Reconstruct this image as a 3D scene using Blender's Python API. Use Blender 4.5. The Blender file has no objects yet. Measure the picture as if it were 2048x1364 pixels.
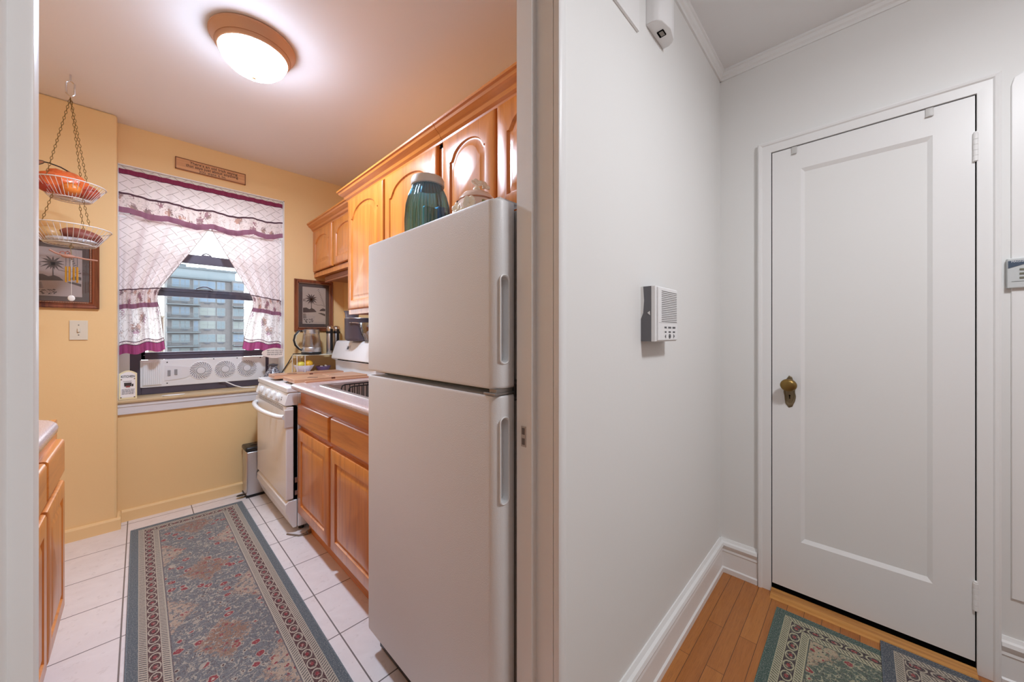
import bpy, bmesh, math, random
from mathutils import Vector, Matrix
random.seed(7)
S = bpy.context.scene
COL = S.collection
PI = math.pi

# ------------------------------------------------------------------ camera
TH = math.radians(46)
FWD = Vector((math.sin(TH), math.cos(TH), 0)); RGT = Vector((math.cos(TH), -math.sin(TH), 0))
cd = bpy.data.cameras.new('camera'); cam = bpy.data.objects.new('camera', cd); COL.objects.link(cam)
cam.location = (0, 0, 1.2); cam.rotation_euler = (PI/2, 0, -TH)
cd.sensor_width = 36; cd.lens = 720/2048*36; cd.shift_y = -13/2048; cd.clip_start = .02; cd.clip_end = 500
S.camera = cam
S.view_settings.view_transform = 'Standard'; S.view_settings.look = 'None'
S.view_settings.gamma = 1; S.view_settings.exposure = 0
S.view_settings.use_curve_mapping = False

# ------------------------------------------------------------------ materials
def lin(c):
    r = []
    for v in c[:3]:
        v = v/255
        r.append(v/12.92 if v <= .04045 else ((v+.055)/1.055)**2.4)
    return (*r, 1)

class NT:
    def __init__(s, name):
        s.m = bpy.data.materials.new(name); s.m.use_nodes = True
        s.t = s.m.node_tree; s.n = s.t.nodes; s.n.clear()
        s.out = s.n.new('ShaderNodeOutputMaterial'); s.b = s.n.new('ShaderNodeBsdfPrincipled')
        s.t.links.new(s.b.outputs[0], s.out.inputs[0])
    def L(s, a, b): s.t.links.new(a, b)
    def put(s, v, sock):
        if hasattr(v, 'is_output') or isinstance(v, bpy.types.NodeSocket): s.L(v, sock)
        else: sock.default_value = v
    def coord(s, kind='Object'):
        return s.n.new('ShaderNodeTexCoord').outputs[kind]
    def mapping(s, vec, scale=(1,1,1), loc=(0,0,0), rot=(0,0,0)):
        m = s.n.new('ShaderNodeMapping'); s.L(vec, m.inputs[0])
        m.inputs['Location'].default_value = loc; m.inputs['Rotation'].default_value = rot; m.inputs['Scale'].default_value = scale
        return m.outputs[0]
    def noise(s, vec, scale=5, detail=3, rough=.5, out=0, dist=0):
        n = s.n.new('ShaderNodeTexNoise'); s.L(vec, n.inputs['Vector'])
        n.inputs['Scale'].default_value = scale; n.inputs['Detail'].default_value = detail
        n.inputs['Roughness'].default_value = rough; n.inputs['Distortion'].default_value = dist
        return n.outputs[out]
    def vor(s, vec, scale=5, rnd=1, out='Distance', metric='EUCLIDEAN', feature='F1'):
        n = s.n.new('ShaderNodeTexVoronoi'); s.L(vec, n.inputs['Vector']); n.feature = feature; n.distance = metric
        n.inputs['Scale'].default_value = scale; n.inputs['Randomness'].default_value = rnd
        return n.outputs[out]
    def ma(s, op, a, b=None, c=None):
        n = s.n.new('ShaderNodeMath'); n.operation = op
        for i, v in enumerate((a, b, c)):
            if v is not None: s.put(v, n.inputs[i])
        return n.outputs[0]
    def sep(s, vec):
        n = s.n.new('ShaderNodeSeparateXYZ'); s.L(vec, n.inputs[0]); return n.outputs
    def comb(s, x, y, z=0.):
        n = s.n.new('ShaderNodeCombineXYZ')
        for i, v in enumerate((x, y, z)): s.put(v, n.inputs[i])
        return n.outputs[0]
    def mix(s, f, a, b, mode='MIX'):
        n = s.n.new('ShaderNodeMix'); n.data_type = 'RGBA'; n.blend_type = mode
        s.put(f, n.inputs[0]); s.put(a, n.inputs[6]); s.put(b, n.inputs[7])
        return n.outputs[2]
    def ramp(s, f, stops, const=False):
        n = s.n.new('ShaderNodeValToRGB'); s.L(f, n.inputs[0]); r = n.color_ramp
        r.interpolation = 'CONSTANT' if const else 'LINEAR'
        r.elements[0].position = stops[0][0]; r.elements[0].color = stops[0][1]
        r.elements[1].position = stops[-1][0]; r.elements[1].color = stops[-1][1]
        for p, c in stops[1:-1]:
            e = r.elements.new(p); e.color = c
        return n.outputs[0]
    def bump(s, h, strength=.2, dist=.002):
        n = s.n.new('ShaderNodeBump'); n.inputs['Strength'].default_value = strength; n.inputs['Distance'].default_value = dist
        s.L(h, n.inputs['Height']); s.L(n.outputs[0], s.b.inputs['Normal'])
    def set(s, **k):
        names = dict(color='Base Color', rough='Roughness', metal='Metallic', spec='Specular IOR Level', coat='Coat Weight', coatr='Coat Roughness',
                     trans='Transmission Weight', ior='IOR', emit='Emission Color', estr='Emission Strength', alpha='Alpha', sheen='Sheen Weight')
        for a, v in k.items(): s.put(v, s.b.inputs[names[a]])
        return s

def plain(name, c, rough=.5, metal=0, bump=0, bs=60, var=0, vs=3, **k):
    t = NT(name); t.set(color=lin(c), rough=rough, metal=metal, **k)
    if bump or var:
        o = t.coord()
        if var:
            n = t.noise(o, vs, 4)
            t.set(color=t.mix(t.ma('MULTIPLY', n, var), lin(c), lin([max(0, v*.8) for v in c])))
        if bump: t.bump(t.noise(o, bs, 3), bump, .002)
    return t.m

def wood(name, light, dark, axis='Z', rough=.3, scale=1, coat=.3, bumps=.12):
    t = NT(name); o = t.coord()
    sc = {'X': (1.2, 22, 22), 'Y': (22, 1.2, 22), 'Z': (22, 22, 1.2)}[axis]
    v = t.mapping(o, tuple(q*scale*.6 for q in sc))
    n1 = t.noise(v, 1.6, 5, .6, dist=1.2); n2 = t.noise(t.mapping(o, tuple(q*5*scale for q in sc)), 2, 3)
    c = t.ramp(n1, [(.3, lin(dark)), (.52, lin(light)), (.75, lin([min(255, q*1.05) for q in light]))])
    c2 = t.mix(t.ma('MULTIPLY', t.ma('GREATER_THAN', n2, .62), .14), c, lin([q*.8 for q in dark]))
    t.set(color=c2, rough=rough, coat=coat, coatr=.2); t.bump(n2, bumps, .0015)
    return t.m

def rugmat(name, edge, field, cream, dark, red, W, L, seed=0, border2=None):
    """W x L rug, UV in metres"""
    t = NT(name); uv = t.coord('UV'); x, y, _ = t.sep(uv)
    ex = t.ma('MINIMUM', x, t.ma('SUBTRACT', W, x)); ey = t.ma('MINIMUM', y, t.ma('SUBTRACT', L, y))
    e = t.ma('MINIMUM', ex, ey)
    # coordinate running along the nearest edge
    isx = t.ma('LESS_THAN', ex, ey)
    al = t.ma('ADD', t.ma('MULTIPLY', isx, y), t.ma('MULTIPLY', t.ma('SUBTRACT', 1., isx), x))
    fine = t.noise(uv, 420, 2); fine2 = t.noise(uv, 130, 2)
    warp = t.n.new('ShaderNodeVectorMath'); warp.operation = 'ADD'
    wn = t.n.new('ShaderNodeVectorMath'); wn.operation = 'SCALE'; t.L(t.noise(uv, 55, 2, out=1), wn.inputs[0]); wn.inputs['Scale'].default_value = .016
    t.L(uv, warp.inputs[0]); t.L(wn.outputs[0], warp.inputs[1]); wuv = warp.outputs[0]
    wuv2 = t.mapping(wuv, (1, 1, 1), (3.3+seed, 1.7, 0))
    cr, dk, rd, fl, ed = lin(cream), lin(dark), lin(red), lin(field), lin(edge)
    sand = lin([min(255, q*.9+20) for q in (196, 150, 118)])
    # field
    c = t.mix(t.ma('MULTIPLY', fine2, .5), fl, lin([q*.72 for q in field]))
    v1 = t.ma('ABSOLUTE', t.ma('SUBTRACT', t.noise(wuv2, 34, 2), .5)); c = t.mix(t.ma('MULTIPLY', t.ma('LESS_THAN', v1, .022), .75), c, cr)
    v2 = t.ma('ABSOLUTE', t.ma('SUBTRACT', t.noise(wuv, 46, 2), .5)); c = t.mix(t.ma('MULTIPLY', t.ma('LESS_THAN', v2, .014), .6), c, dk)
    d3 = t.vor(wuv2, 30, .9); c = t.mix(t.ma('MULTIPLY', t.ma('LESS_THAN', d3, .24), .75), c, cr); c = t.mix(t.ma('LESS_THAN', d3, .13), c, dk)
    d1 = t.vor(wuv, 17, .8); c = t.mix(t.ma('MULTIPLY', t.ma('LESS_THAN', d1, .29), .7), c, cr)
    c = t.mix(t.ma('MULTIPLY', t.ma('LESS_THAN', d1, .24), t.ma('GREATER_THAN', t.noise(uv, 9, 1), .36)), c, rd); c = t.mix(t.ma('LESS_THAN', d1, .10), c, cr)
    # medallions: diamonds down the middle and half diamonds on the sides
    def diamond(cx, per, off, rx, ry):
        fy = t.ma('SUBTRACT', t.ma('FRACT', t.ma('DIVIDE', t.ma('ADD', y, off), per)), .5)
        return t.ma('ADD', t.ma('DIVIDE', t.ma('ABSOLUTE', t.ma('SUBTRACT', x, cx)), rx), t.ma('DIVIDE', t.ma('ABSOLUTE', t.ma('MULTIPLY', fy, per)), ry))
    wob = t.ma('MULTIPLY', t.ma('SUBTRACT', t.noise(uv, 48, 3, .7), .5), 1.5)
    for (cx, off) in ((W/2, 0), (.125, .3), (W-.125, .3)):
        dm = t.ma('ADD', diamond(cx, .6, off, .085, .12), wob)
        spots = t.ma('LESS_THAN', t.vor(wuv2, 34, .9), .24)
        inner = t.mix(spots, t.mix(.6, dk, sand), rd) if cx == W/2 else t.mix(spots, t.mix(.5, sand, cr), rd)
        c = t.mix(t.ma('MULTIPLY', t.ma('LESS_THAN', dm, 1), t.ma('GREATER_THAN', t.noise(wuv2, 75, 3, .7), .47)), c, inner)
        ring = t.ma('LESS_THAN', t.ma('ABSOLUTE', t.ma('SUBTRACT', dm, 1.)), .08); c = t.mix(t.ma('MULTIPLY', ring, .55), c, sand)
    # guards: cream with slanted dark dashes
    dash = t.ma('LESS_THAN', t.ma('FRACT', t.ma('ADD', t.ma('MULTIPLY', al, 85), t.ma('MULTIPLY', e, 55))), .36)
    gl = lambda a, b: t.ma('MULTIPLY', t.ma('GREATER_THAN', e, a), t.ma('LESS_THAN', e, b))
    guard = t.mix(dash, cr, t.mix(.25, lin([q*.6 for q in dark]), fl))
    # main border: medallion chain
    lx = t.ma('ABSOLUTE', t.ma('SUBTRACT', t.ma('FRACT', t.ma('MULTIPLY', al, 18)), .5)); ly = t.ma('DIVIDE', t.ma('ABSOLUTE', t.ma('SUBTRACT', e, .077)), .037)
    rr = t.ma('SQRT', t.ma('ADD', t.ma('MULTIPLY', lx, lx), t.ma('MULTIPLY', ly, ly)))
    bc = t.mix(t.ma('LESS_THAN', t.ma('ABSOLUTE', t.ma('SUBTRACT', rr, .40)), .05), dk, cr)
    bc = t.mix(t.ma('LESS_THAN', rr, .16), bc, rd)
    bc = t.mix(t.ma('MULTIPLY', t.ma('LESS_THAN', t.vor(wuv, 62, .8), .28), .6), bc, cr)
    bg = border2 or dark
    bc = t.mix(t.ma('MULTIPLY', t.ma('GREATER_THAN', rr, .47), .6), bc, lin(bg))
    c = t.mix(t.ma('LESS_THAN', e, .124), c, t.mix(.5, dk, fl))
    c = t.mix(t.ma('LESS_THAN', e, .120), c, cr)
    c = t.mix(gl(.098, .116), c, guard)
    c = t.mix(gl(.059, .095), c, bc)
    c = t.mix(gl(.036, .056), c, guard)
    c = t.mix(t.ma('LESS_THAN', e, .034), c, t.mix(t.ma('MULTIPLY', fine2, .4), ed, lin([q*.75 for q in edge])))
    c = t.mix(t.ma('LESS_THAN', e, .005), c, lin([min(255, q*1.15) for q in edge]))
    c = t.mix(t.ma('MULTIPLY', t.ma('SUBTRACT', fine, .36), 1.1), c, lin((40, 38, 40)))
    c = t.mix(t.ma('MULTIPLY', t.ma('GREATER_THAN', t.noise(uv, 260, 2), .56), .24), c, lin((230, 224, 214)))
    t.set(color=c, rough=.95, spec=.1, sheen=.2); t.bump(fine, 1., .006)
    return t.m

# ------------------------------------------------------------------ mesh helpers
class MB:
    def __init__(s): s.b = bmesh.new()
    def box(s, x0, x1, y0, y1, z0, z1, bev=0, seg=2):
        r = bmesh.ops.create_cube(s.b, size=1)
        vs = r['verts']
        for v in vs:
            v.co = Vector((x0+(v.co.x+.5)*(x1-x0), y0+(v.co.y+.5)*(y1-y0), z0+(v.co.z+.5)*(z1-z0)))
        if bev:
            es = list({e for v in vs for e in v.link_edges})
            bmesh.ops.bevel(s.b, geom=es, offset=bev, segments=seg, profile=.5, affect='EDGES')
        return s
    def loft(s, rings, cap0=False, cap1=True, closed=True, mat=None):
        R = [[s.b.verts.new(p) for p in r] for r in rings]
        n = len(R[0]); k = n if closed else n-1
        for i, (a, b) in enumerate(zip(R, R[1:])):
            for j in range(k):
                f = s.b.faces.new((a[j], a[(j+1) % n], b[(j+1) % n], b[j]))
                if mat: f.material_index = mat[i]
        if cap0: s.b.faces.new(list(reversed(R[0])))
        if cap1:
            f = s.b.faces.new(R[-1])
            if mat: f.material_index = mat[-1]
        return s
    def lathe(s, prof, c=(0,0,0), n=32, axis=(0,0,1), sx=1, sy=1, cap=True, fn=None):
        q = Vector((0,0,1)).rotation_difference(Vector(axis).normalized()).to_matrix()
        rings = []
        for (r, z) in prof:
            ring = []
            for i in range(n):
                a = 2*PI*i/n; rr = r if fn is None else fn(r, z, a)
                ring.append(Vector(c)+q@Vector((rr*math.cos(a)*sx, rr*math.sin(a)*sy, z)))
            rings.append(ring)
        return s.loft(rings, cap, cap)
    def cyl(s, a, b, r, n=16, r2=None):
        a = Vector(a); b = Vector(b); d = b-a
        return s.lathe([(r, 0), (r2 if r2 is not None else r, d.length)], a, n, d)
    def tube(s, pts, r, n=8, closed=False):
        pts = [Vector(p) for p in pts]; m = len(pts); rings = []
        up = Vector((0,0,1)); prev = None
        for i in range(m):
            if closed: d = pts[(i+1) % m]-pts[i-1]
            else: d = pts[min(i+1, m-1)]-pts[max(i-1, 0)]
            d.normalize()
            if prev is None: 
                x = d.cross(up)
                if x.length < .05: x = d.cross(Vector((1,0,0)))
            else:
                x = prev-d*prev.dot(d)
            x.normalize(); prev = x; y = d.cross(x)
            rings.append([pts[i]+r*(x*math.cos(2*PI*k/n)+y*math.sin(2*PI*k/n)) for k in range(n)])
        if closed:
            rings.append(rings[0]); R = [[s.b.verts.new(p) for p in q] for q in rings[:-1]]
            for i in range(m):
                a, b = R[i], R[(i+1) % m]
                if i == m-1:
                    # pick the twist that matches best
                    off = min(range(n), key=lambda o: sum((a[j].co-b[(j+o) % n].co).length for j in range(n))); b = [b[(j+off) % n] for j in range(n)]
                for j in range(n): s.b.faces.new((a[j], a[(j+1) % n], b[(j+1) % n], b[j]))
            return s
        return s.loft(rings, True, True)
    def ring(s, c, r, t, axis=(0,0,1), n=32, m=8, sx=1, sy=1):
        q = Vector((0,0,1)).rotation_difference(Vector(axis).normalized()).to_matrix()
        return s.tube([Vector(c)+q@Vector((r*sx*math.cos(2*PI*i/n), r*sy*math.sin(2*PI*i/n), 0)) for i in range(n)], t, m, True)
    def sph(s, c, r, n=20, m=12, sx=1, sy=1, sz=1, rot=None):
        q = rot or Matrix.Identity(3)
        rings = []
        for j in range(1, m):
            ph = PI*j/m
            rings.append([Vector(c)+q@Vector((r*sx*math.sin(ph)*math.cos(2*PI*i/n), r*sy*math.sin(ph)*math.sin(2*PI*i/n), -r*sz*math.cos(ph))) for i in range(n)])
        return s.loft(rings, True, True)
    def poly(s, pts, th=None, mi=0):
        """flat polygon; th = thickness vector"""
        if th is None:
            f = s.b.faces.new([s.b.verts.new(p) for p in pts]); f.material_index = mi; return s
        th = Vector(th); f0 = len(s.b.faces)
        s.loft([[Vector(p) for p in pts], [Vector(p)+th for p in pts]], True, True)
        s.b.faces.ensure_lookup_table()
        for f in s.b.faces[f0:]: f.material_index = mi
        return s
    def profile(s, prof, a, b, outv, upv=(0,0,1)):
        """extrude a 2-D profile (out, up) from a to b"""
        o = Vector(outv); u = Vector(upv)
        return s.loft([[Vector(p)+o*q[0]+u*q[1] for q in prof] for p in (a, b)], True, True)
    def build(s, name, mat, parent=None, smooth=False, bev=0, norm=True, uv=None):
        if norm: bmesh.ops.recalc_face_normals(s.b, faces=s.b.faces)
        me = bpy.data.meshes.new(name); s.b.to_mesh(me); s.b.free()
        for m in (mat if isinstance(mat, (list, tuple)) else [mat]): me.materials.append(m)
        if smooth:
            for p in me.polygons: p.use_smooth = True
            try: me.set_sharp_from_angle(angle=math.radians(smooth if smooth is not True else 40))
            except Exception: pass
        o = bpy.data.objects.new(name, me); COL.objects.link(o)
        if uv:
            l = me.uv_layers.new(name='UVMap')
            for lp in me.loops: l.data[lp.index].uv = uv(me.vertices[lp.vertex_index].co)
        if bev:
            md = o.modifiers.new('Bevel', 'BEVEL'); md.width = bev; md.segments = 2; md.limit_method = 'ANGLE'; md.angle_limit = math.radians(40)
            md.harden_normals = False
        if parent: adopt(o, parent)
        return o

def split(mb, name, mat, parent, smooth=False):
    """every loose piece becomes a part of its own"""
    b = mb.b; b.verts.index_update(); b.verts.ensure_lookup_table(); seen = set(); out = []
    for v in b.verts:
        if v.index in seen: continue
        st = [v]; isl = []; seen.add(v.index)
        while st:
            q = st.pop(); isl.append(q)
            for e in q.link_edges:
                w_ = e.other_vert(q)
                if w_.index not in seen: seen.add(w_.index); st.append(w_)
        out.append(isl)
    obs = []
    b.verts.index_update()
    for isl in out:
        ids = {v.index for v in isl}; m = MB(); mp = {v.index: m.b.verts.new(v.co) for v in isl}
        for f in {f for v in isl for f in v.link_faces}:
            try: m.b.faces.new([mp[v.index] for v in f.verts])
            except ValueError: pass
        obs.append(m.build(name, mat, parent, smooth=smooth))
    b.free(); return obs
def adopt(o, parent):
    o.parent = parent
    o.matrix_parent_inverse = Matrix.Translation(-Vector(parent.location)) if parent.type == 'EMPTY' else Matrix.Identity(4)

def thing(name, label, cat, loc, group=None):
    o = bpy.data.objects.new(name, None); COL.objects.link(o); o.location = loc; o.empty_display_size = .05
    o['label'] = label; o['category'] = cat
    if group: o['group'] = group
    return o
def tag(o, label, cat, group=None, kind=None):
    o['label'] = label; o['category'] = cat
    if group: o['group'] = group
    if kind: o['kind'] = kind
    return o
def struct(o):
    o['kind'] = 'structure'; return o
def copy_tree(o, parent=None):
    c = o.copy(); COL.objects.link(c)
    if parent: c.parent = parent
    for ch in list(o.children): copy_tree(ch, c)
    return c
def text(s, loc, size, mat, name='lettering', parent=None, rz=0, align='CENTER', ext=.0006, tilt=0, sx=1, spacing=1):
    cu = bpy.data.curves.new(name, 'FONT'); cu.body = s; cu.size = size; cu.extrude = ext; cu.align_x = align; cu.align_y = 'CENTER'
    cu.space_character = spacing; cu.materials.append(mat)
    o = bpy.data.objects.new(name, cu); COL.objects.link(o)
    bpy.context.view_layer.update()
    me = bpy.data.meshes.new_from_object(o.evaluated_get(bpy.context.evaluated_depsgraph_get())); bpy.data.objects.remove(o); bpy.data.curves.remove(cu)
    me.transform(Matrix.Translation(Vector(loc)) @ Matrix.Rotation(rz, 4, 'Z') @ Matrix.Rotation(PI/2+tilt, 4, 'X') @ Matrix.Diagonal((sx, 1, 1, 1)))
    if not me.materials: me.materials.append(mat)
    me.name = name; o = bpy.data.objects.new(name, me); COL.objects.link(o)
    if parent: adopt(o, parent)
    return o
def scribble(mb, P, w, h, n, th, seed, rows=1):
    """rows of handwriting-like strokes; P(u,v) -> point"""
    rnd = random.Random(seed)
    for r in range(rows):
        u = 0
        while u < w:
            wl = rnd.uniform(.12, .26)*w
            pts = []; k = 10
            for i in range(k+1):
                uu = u+wl*i/k
                if uu > w: break
                pts.append(P(uu, -r*h*1.6+h*(.5*math.sin(i*2.6+rnd.random())+.2*rnd.random())))
            if len(pts) > 2: mb.tube(pts, th, 4)
            u += wl+.05*w
def cut(o, cutter):
    """subtract a cutter mesh from o for good"""
    md = o.modifiers.new('cut', 'BOOLEAN'); md.operation = 'DIFFERENCE'; md.object = cutter; md.solver = 'EXACT'
    bpy.context.view_layer.update()
    dg = bpy.context.evaluated_depsgraph_get(); me = bpy.data.meshes.new_from_object(o.evaluated_get(dg))
    o.modifiers.remove(md); old = o.data; o.data = me; bpy.data.meshes.remove(old)
    bpy.data.objects.remove(cutter)
    return o

def contour(w, h, m, mb, arch, n=24):
    """closed outline inside a w x h panel with margins m (sides) and mb (bottom/top) and a cathedral arch at the top"""
    top = h-mb-arch; P = []
    for i in range(8): P.append((m+(w-2*m)*i/8, mb))
    for i in range(8): P.append((w-m, mb+(top-mb)*i/8))
    for i in range(n+1):
        t = 1-i/n; q = (2*t-1)/.86
        P.append((m+(w-2*m)*t, top+(arch*math.sqrt(max(0, 1-q*q)) if abs(q) < 1 else 0)))
    for i in range(1, 8): P.append((m, top-(top-mb)*i/8))
    return P
def outline(w, h, ins, n=24):
    P = []
    for i in range(8): P.append((ins+(w-2*ins)*i/8, ins))
    for i in range(8): P.append((w-ins, ins+(h-2*ins)*i/8))
    for i in range(n+1): P.append((w-ins-(w-2*ins)*i/n, h-ins))
    for i in range(1, 8): P.append((ins, h-ins-(h-2*ins)*i/8))
    return P
def panel_door(name, y0, y1, z0, z1, xb, sgn, mat, parent, arch=0, rail=.055, th=.02):
    """raised panel cabinet door; xb = back plane, sgn = outward direction along X"""
    w = y1-y0; h = z1-z0
    M = lambda pts, c: [Vector((xb+sgn*c, y0+u, z0+v)) for u, v in pts]
    rings = [M(outline(w, h, 0), 0), M(outline(w, h, 0), th-.009), M(outline(w, h, .003), th-.003), M(outline(w, h, .009), th),
             M(contour(w, h, rail, rail, arch), th), M(contour(w, h, rail+.004, rail+.004, arch), th-.007),
             M(contour(w, h, rail+.010, rail+.010, arch), th-.008), M(contour(w, h, rail+.030, rail+.030, arch), th-.001),
             M(contour(w, h, rail+.032, rail+.032, arch), th-.0005)]
    return MB().loft(rings, True, True).build(name, mat, parent, smooth=30)
def slab_front(name, y0, y1, z0, z1, xb, sgn, mat, parent, th=.02):
    w = y1-y0; h = z1-z0
    M = lambda pts, c: [Vector((xb+sgn*c, y0+u, z0+v)) for u, v in pts]
    rings = [M(outline(w, h, 0), 0), M(outline(w, h, 0), th-.010), M(outline(w, h, .003), th-.004), M(outline(w, h, .010), th), M(outline(w, h, .014), th)]
    return MB().loft(rings, True, True).build(name, mat, parent, smooth=35)

# ------------------------------------------------------------------ the palette
def wallmat(name, c, b=.25, rough=.55):
    t = NT(name); o = t.coord(); t.set(color=lin(c), rough=rough, spec=.3)
    n = t.ma('ADD', t.noise(o, 9, 4), t.ma('MULTIPLY', t.noise(o, 90, 3), .25)); t.bump(n, b, .006); return t.m
M_white = wallmat('white_wall_paint', (232, 232, 230), .10)
M_trim = wallmat('white_gloss_trim', (236, 236, 235), .12, .35)
M_yel = wallmat('yellow_wall_paint', (238, 203, 148), .18)
M_ceil = wallmat('kitchen_ceiling_paint', (236, 234, 237), .15)
M_hceil = wallmat('hall_ceiling_paint', (236, 236, 236), .05)
OL, OD = (210, 130, 56), (184, 103, 40)
M_oakZ = wood('honey_oak_upright', OL, OD, 'Z'); M_oakY = wood('honey_oak_along', OL, OD, 'Y'); M_oakX = wood('honey_oak_across', OL, OD, 'X')
M_brdX = wood('burner_cover_wood', (206, 156, 122), (168, 112, 84), 'X', .35)
M_walnut = wood('carved_brown_frame', (140, 78, 50), (82, 38, 24), 'Z', .35)
M_sillw = wood('tan_sill_wood', (196, 170, 130), (158, 130, 95), 'X', .5, coat=0)
M_black = plain('black_plastic', (28, 27, 28), .35)
M_dark = plain('dark_gap', (14, 13, 12), .9, spec=0)
M_steel = plain('brushed_steel', (206, 204, 206), .36, 1, bump=.05, bs=200)
M_chrome = plain('chrome', (225, 225, 228), .12, 1)
M_brass = plain('aged_brass', (150, 122, 70), .38, .9, bump=.3, bs=80, var=.8, vs=30)
M_brassd = plain('dark_aged_brass', (140, 124, 96), .5, .7, bump=.5, bs=120, var=1, vs=40)
M_appl = plain('white_enamel', (240, 240, 240), .3, coat=.2)
M_applg = plain('pale_grey_enamel', (200, 197, 194), .35)
M_plas = plain('white_plastic', (235, 235, 235), .4)
M_ivory = plain('ivory_plastic', (222, 214, 194), .4)
M_greyp = plain('grey_unpainted_side', (112, 112, 116), .6, var=.3, vs=30)
M_ink = plain('dark_ink', (60, 48, 44), .7)
M_sash = plain('dark_violet_grey_aluminium', (92, 84, 98), .4, .2, var=.6, vs=20)
M_gold = plain('gold_tube', (214, 170, 70), .25, .9)
M_wire = plain('white_wire', (226, 220, 214), .4)
M_chain = plain('brass_chain', (150, 128, 84), .35, .9)
M_apron = plain('apron_paint', (222, 220, 222), .5, bump=.05)
def fridgemat():
    t = NT('textured_white_fridge'); o = t.coord()
    t.set(color=lin((224, 225, 226)), rough=.38, spec=.45); t.bump(t.noise(o, 330, 2), .35, .0012); return t.m
M_fridge = fridgemat()
def glass(name, tint=(255, 255, 255), g=.08, rough=.02, tr=1.0):
    t = NT(name); tb = t.n.new('ShaderNodeBsdfTransparent'); tb.inputs[0].default_value = lin(tint)
    gl = t.n.new('ShaderNodeBsdfGlossy'); gl.inputs['Roughness'].default_value = rough
    lw = t.n.new('ShaderNodeLayerWeight'); lw.inputs[0].default_value = .25
    mx = t.n.new('ShaderNodeMixShader'); t.L(t.ma('ADD', t.ma('MULTIPLY', lw.outputs[0], .5), g), mx.inputs[0])
    t.L(tb.outputs[0], mx.inputs[1]); t.L(gl.outputs[0], mx.inputs[2]); t.L(mx.outputs[0], t.out.inputs[0]); return t.m
M_glass = glass('window_glass', (250, 252, 253), .02)
M_gtint = glass('clear_drinking_glass', (240, 236, 240), .22, .12)
M_bluegl = glass('blue_ribbed_glass', (142, 202, 224), .16, .06)
M_plast = glass('clear_plastic_bag', (236, 236, 240), .25, .12)
def tilemat():
    t = NT('kitchen_floor_tile'); o = t.coord(); v = t.mapping(o, (1, 1, 1), (.051, -.28, 0))
    b = t.n.new('ShaderNodeTexBrick'); t.L(v, b.inputs['Vector']); b.offset = 0; b.squash = 1
    n = t.noise(o, 7, 6, .65, dist=1.5); n2 = t.noise(t.mapping(o, (1, 1, 1)), 28, 4, .6)
    base = t.mix(t.ma('MULTIPLY', t.ma('SUBTRACT', n, .35), .9), lin((232, 224, 222)), lin((206, 194, 192)))
    base = t.mix(t.ma('MULTIPLY', t.ma('GREATER_THAN', n2, .62), .25), base, lin((196, 184, 180)))
    t.L(base, b.inputs['Color1']); t.L(base, b.inputs['Color2']); b.inputs['Mortar'].default_value = lin((120, 112, 110))
    b.inputs['Scale'].default_value = 1; b.inputs['Mortar Size'].default_value = .0028; b.inputs['Brick Width'].default_value = .305; b.inputs['Row Height'].default_value = .305
    b.inputs['Mortar Smooth'].default_value = .2
    t.set(color=b.outputs[0], rough=.22, spec=.5); t.bump(t.ma('MULTIPLY', b.outputs[1], -1.), .3, .002); return t.m
M_tile = tilemat()
def planks():
    t = NT('hall_oak_strip_floor'); o = t.coord(); v = t.mapping(o, (1, 1, 1), (.2, -.229+.0575*20, 0))
    b = t.n.new('ShaderNodeTexBrick'); t.L(v, b.inputs['Vector']); b.offset = .37; b.squash = 1
    g = t.noise(t.mapping(o, (2.2, 34, 1)), 2.2, 5, .65, dist=1.4); g2 = t.noise(t.mapping(o, (9, 240, 1)), 2, 2)
    cA = t.mix(g, lin((162, 94, 36)), lin((198, 132, 66))); cB = t.mix(g, lin((140, 76, 28)), lin((176, 108, 50)))
    t.L(cA, b.inputs['Color1']); t.L(cB, b.inputs['Color2']); b.inputs['Mortar'].default_value = lin((84, 48, 22))
    b.inputs['Scale'].default_value = 1; b.inputs['Mortar Size'].default_value = .0009; b.inputs['Brick Width'].default_value = .62; b.inputs['Row Height'].default_value = .0575
    c = t.mix(t.ma('MULTIPLY', t.ma('GREATER_THAN', g2, .6), .25), b.outputs[0], lin((96, 54, 22)))
    t.set(color=c, rough=.3, coat=.25, coatr=.2); t.bump(t.ma('MULTIPLY', b.outputs[1], -1.), .4, .0015); return t.m
M_plank = planks()
def laminate():
    t = NT('pink_grey_speckled_laminate'); o = t.coord(); n = t.noise(o, 380, 2)
    t.set(color=t.mix(t.ma('MULTIPLY', t.ma('GREATER_THAN', n, .52), .5), lin((206, 184, 180)), lin((160, 138, 138))), rough=.22, coat=.3); return t.m
M_lam = laminate()
# ------------------------------------------------------------------ room shell
KZ = 2.55; HZ = 2.535; WY = 3.40; WX = 2.07; PY0 = .515; PY1 = .612
struct(MB().box(-.95, 1.40, .565, 3.72, -.06, 0).build('floor_kitchen', M_tile))
struct(MB().box(-1.7, 2.2, -2.4, .565, -.06, 0).build('floor_hall', M_plank))
struct(MB().box(-.95, 1.40, PY1, 3.72, KZ, KZ+.06).build('ceiling_kitchen', M_ceil))
struct(MB().box(-1.7, 2.2, -2.4, PY0, HZ, HZ+.06).build('ceiling_hall', M_hceil))
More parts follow.
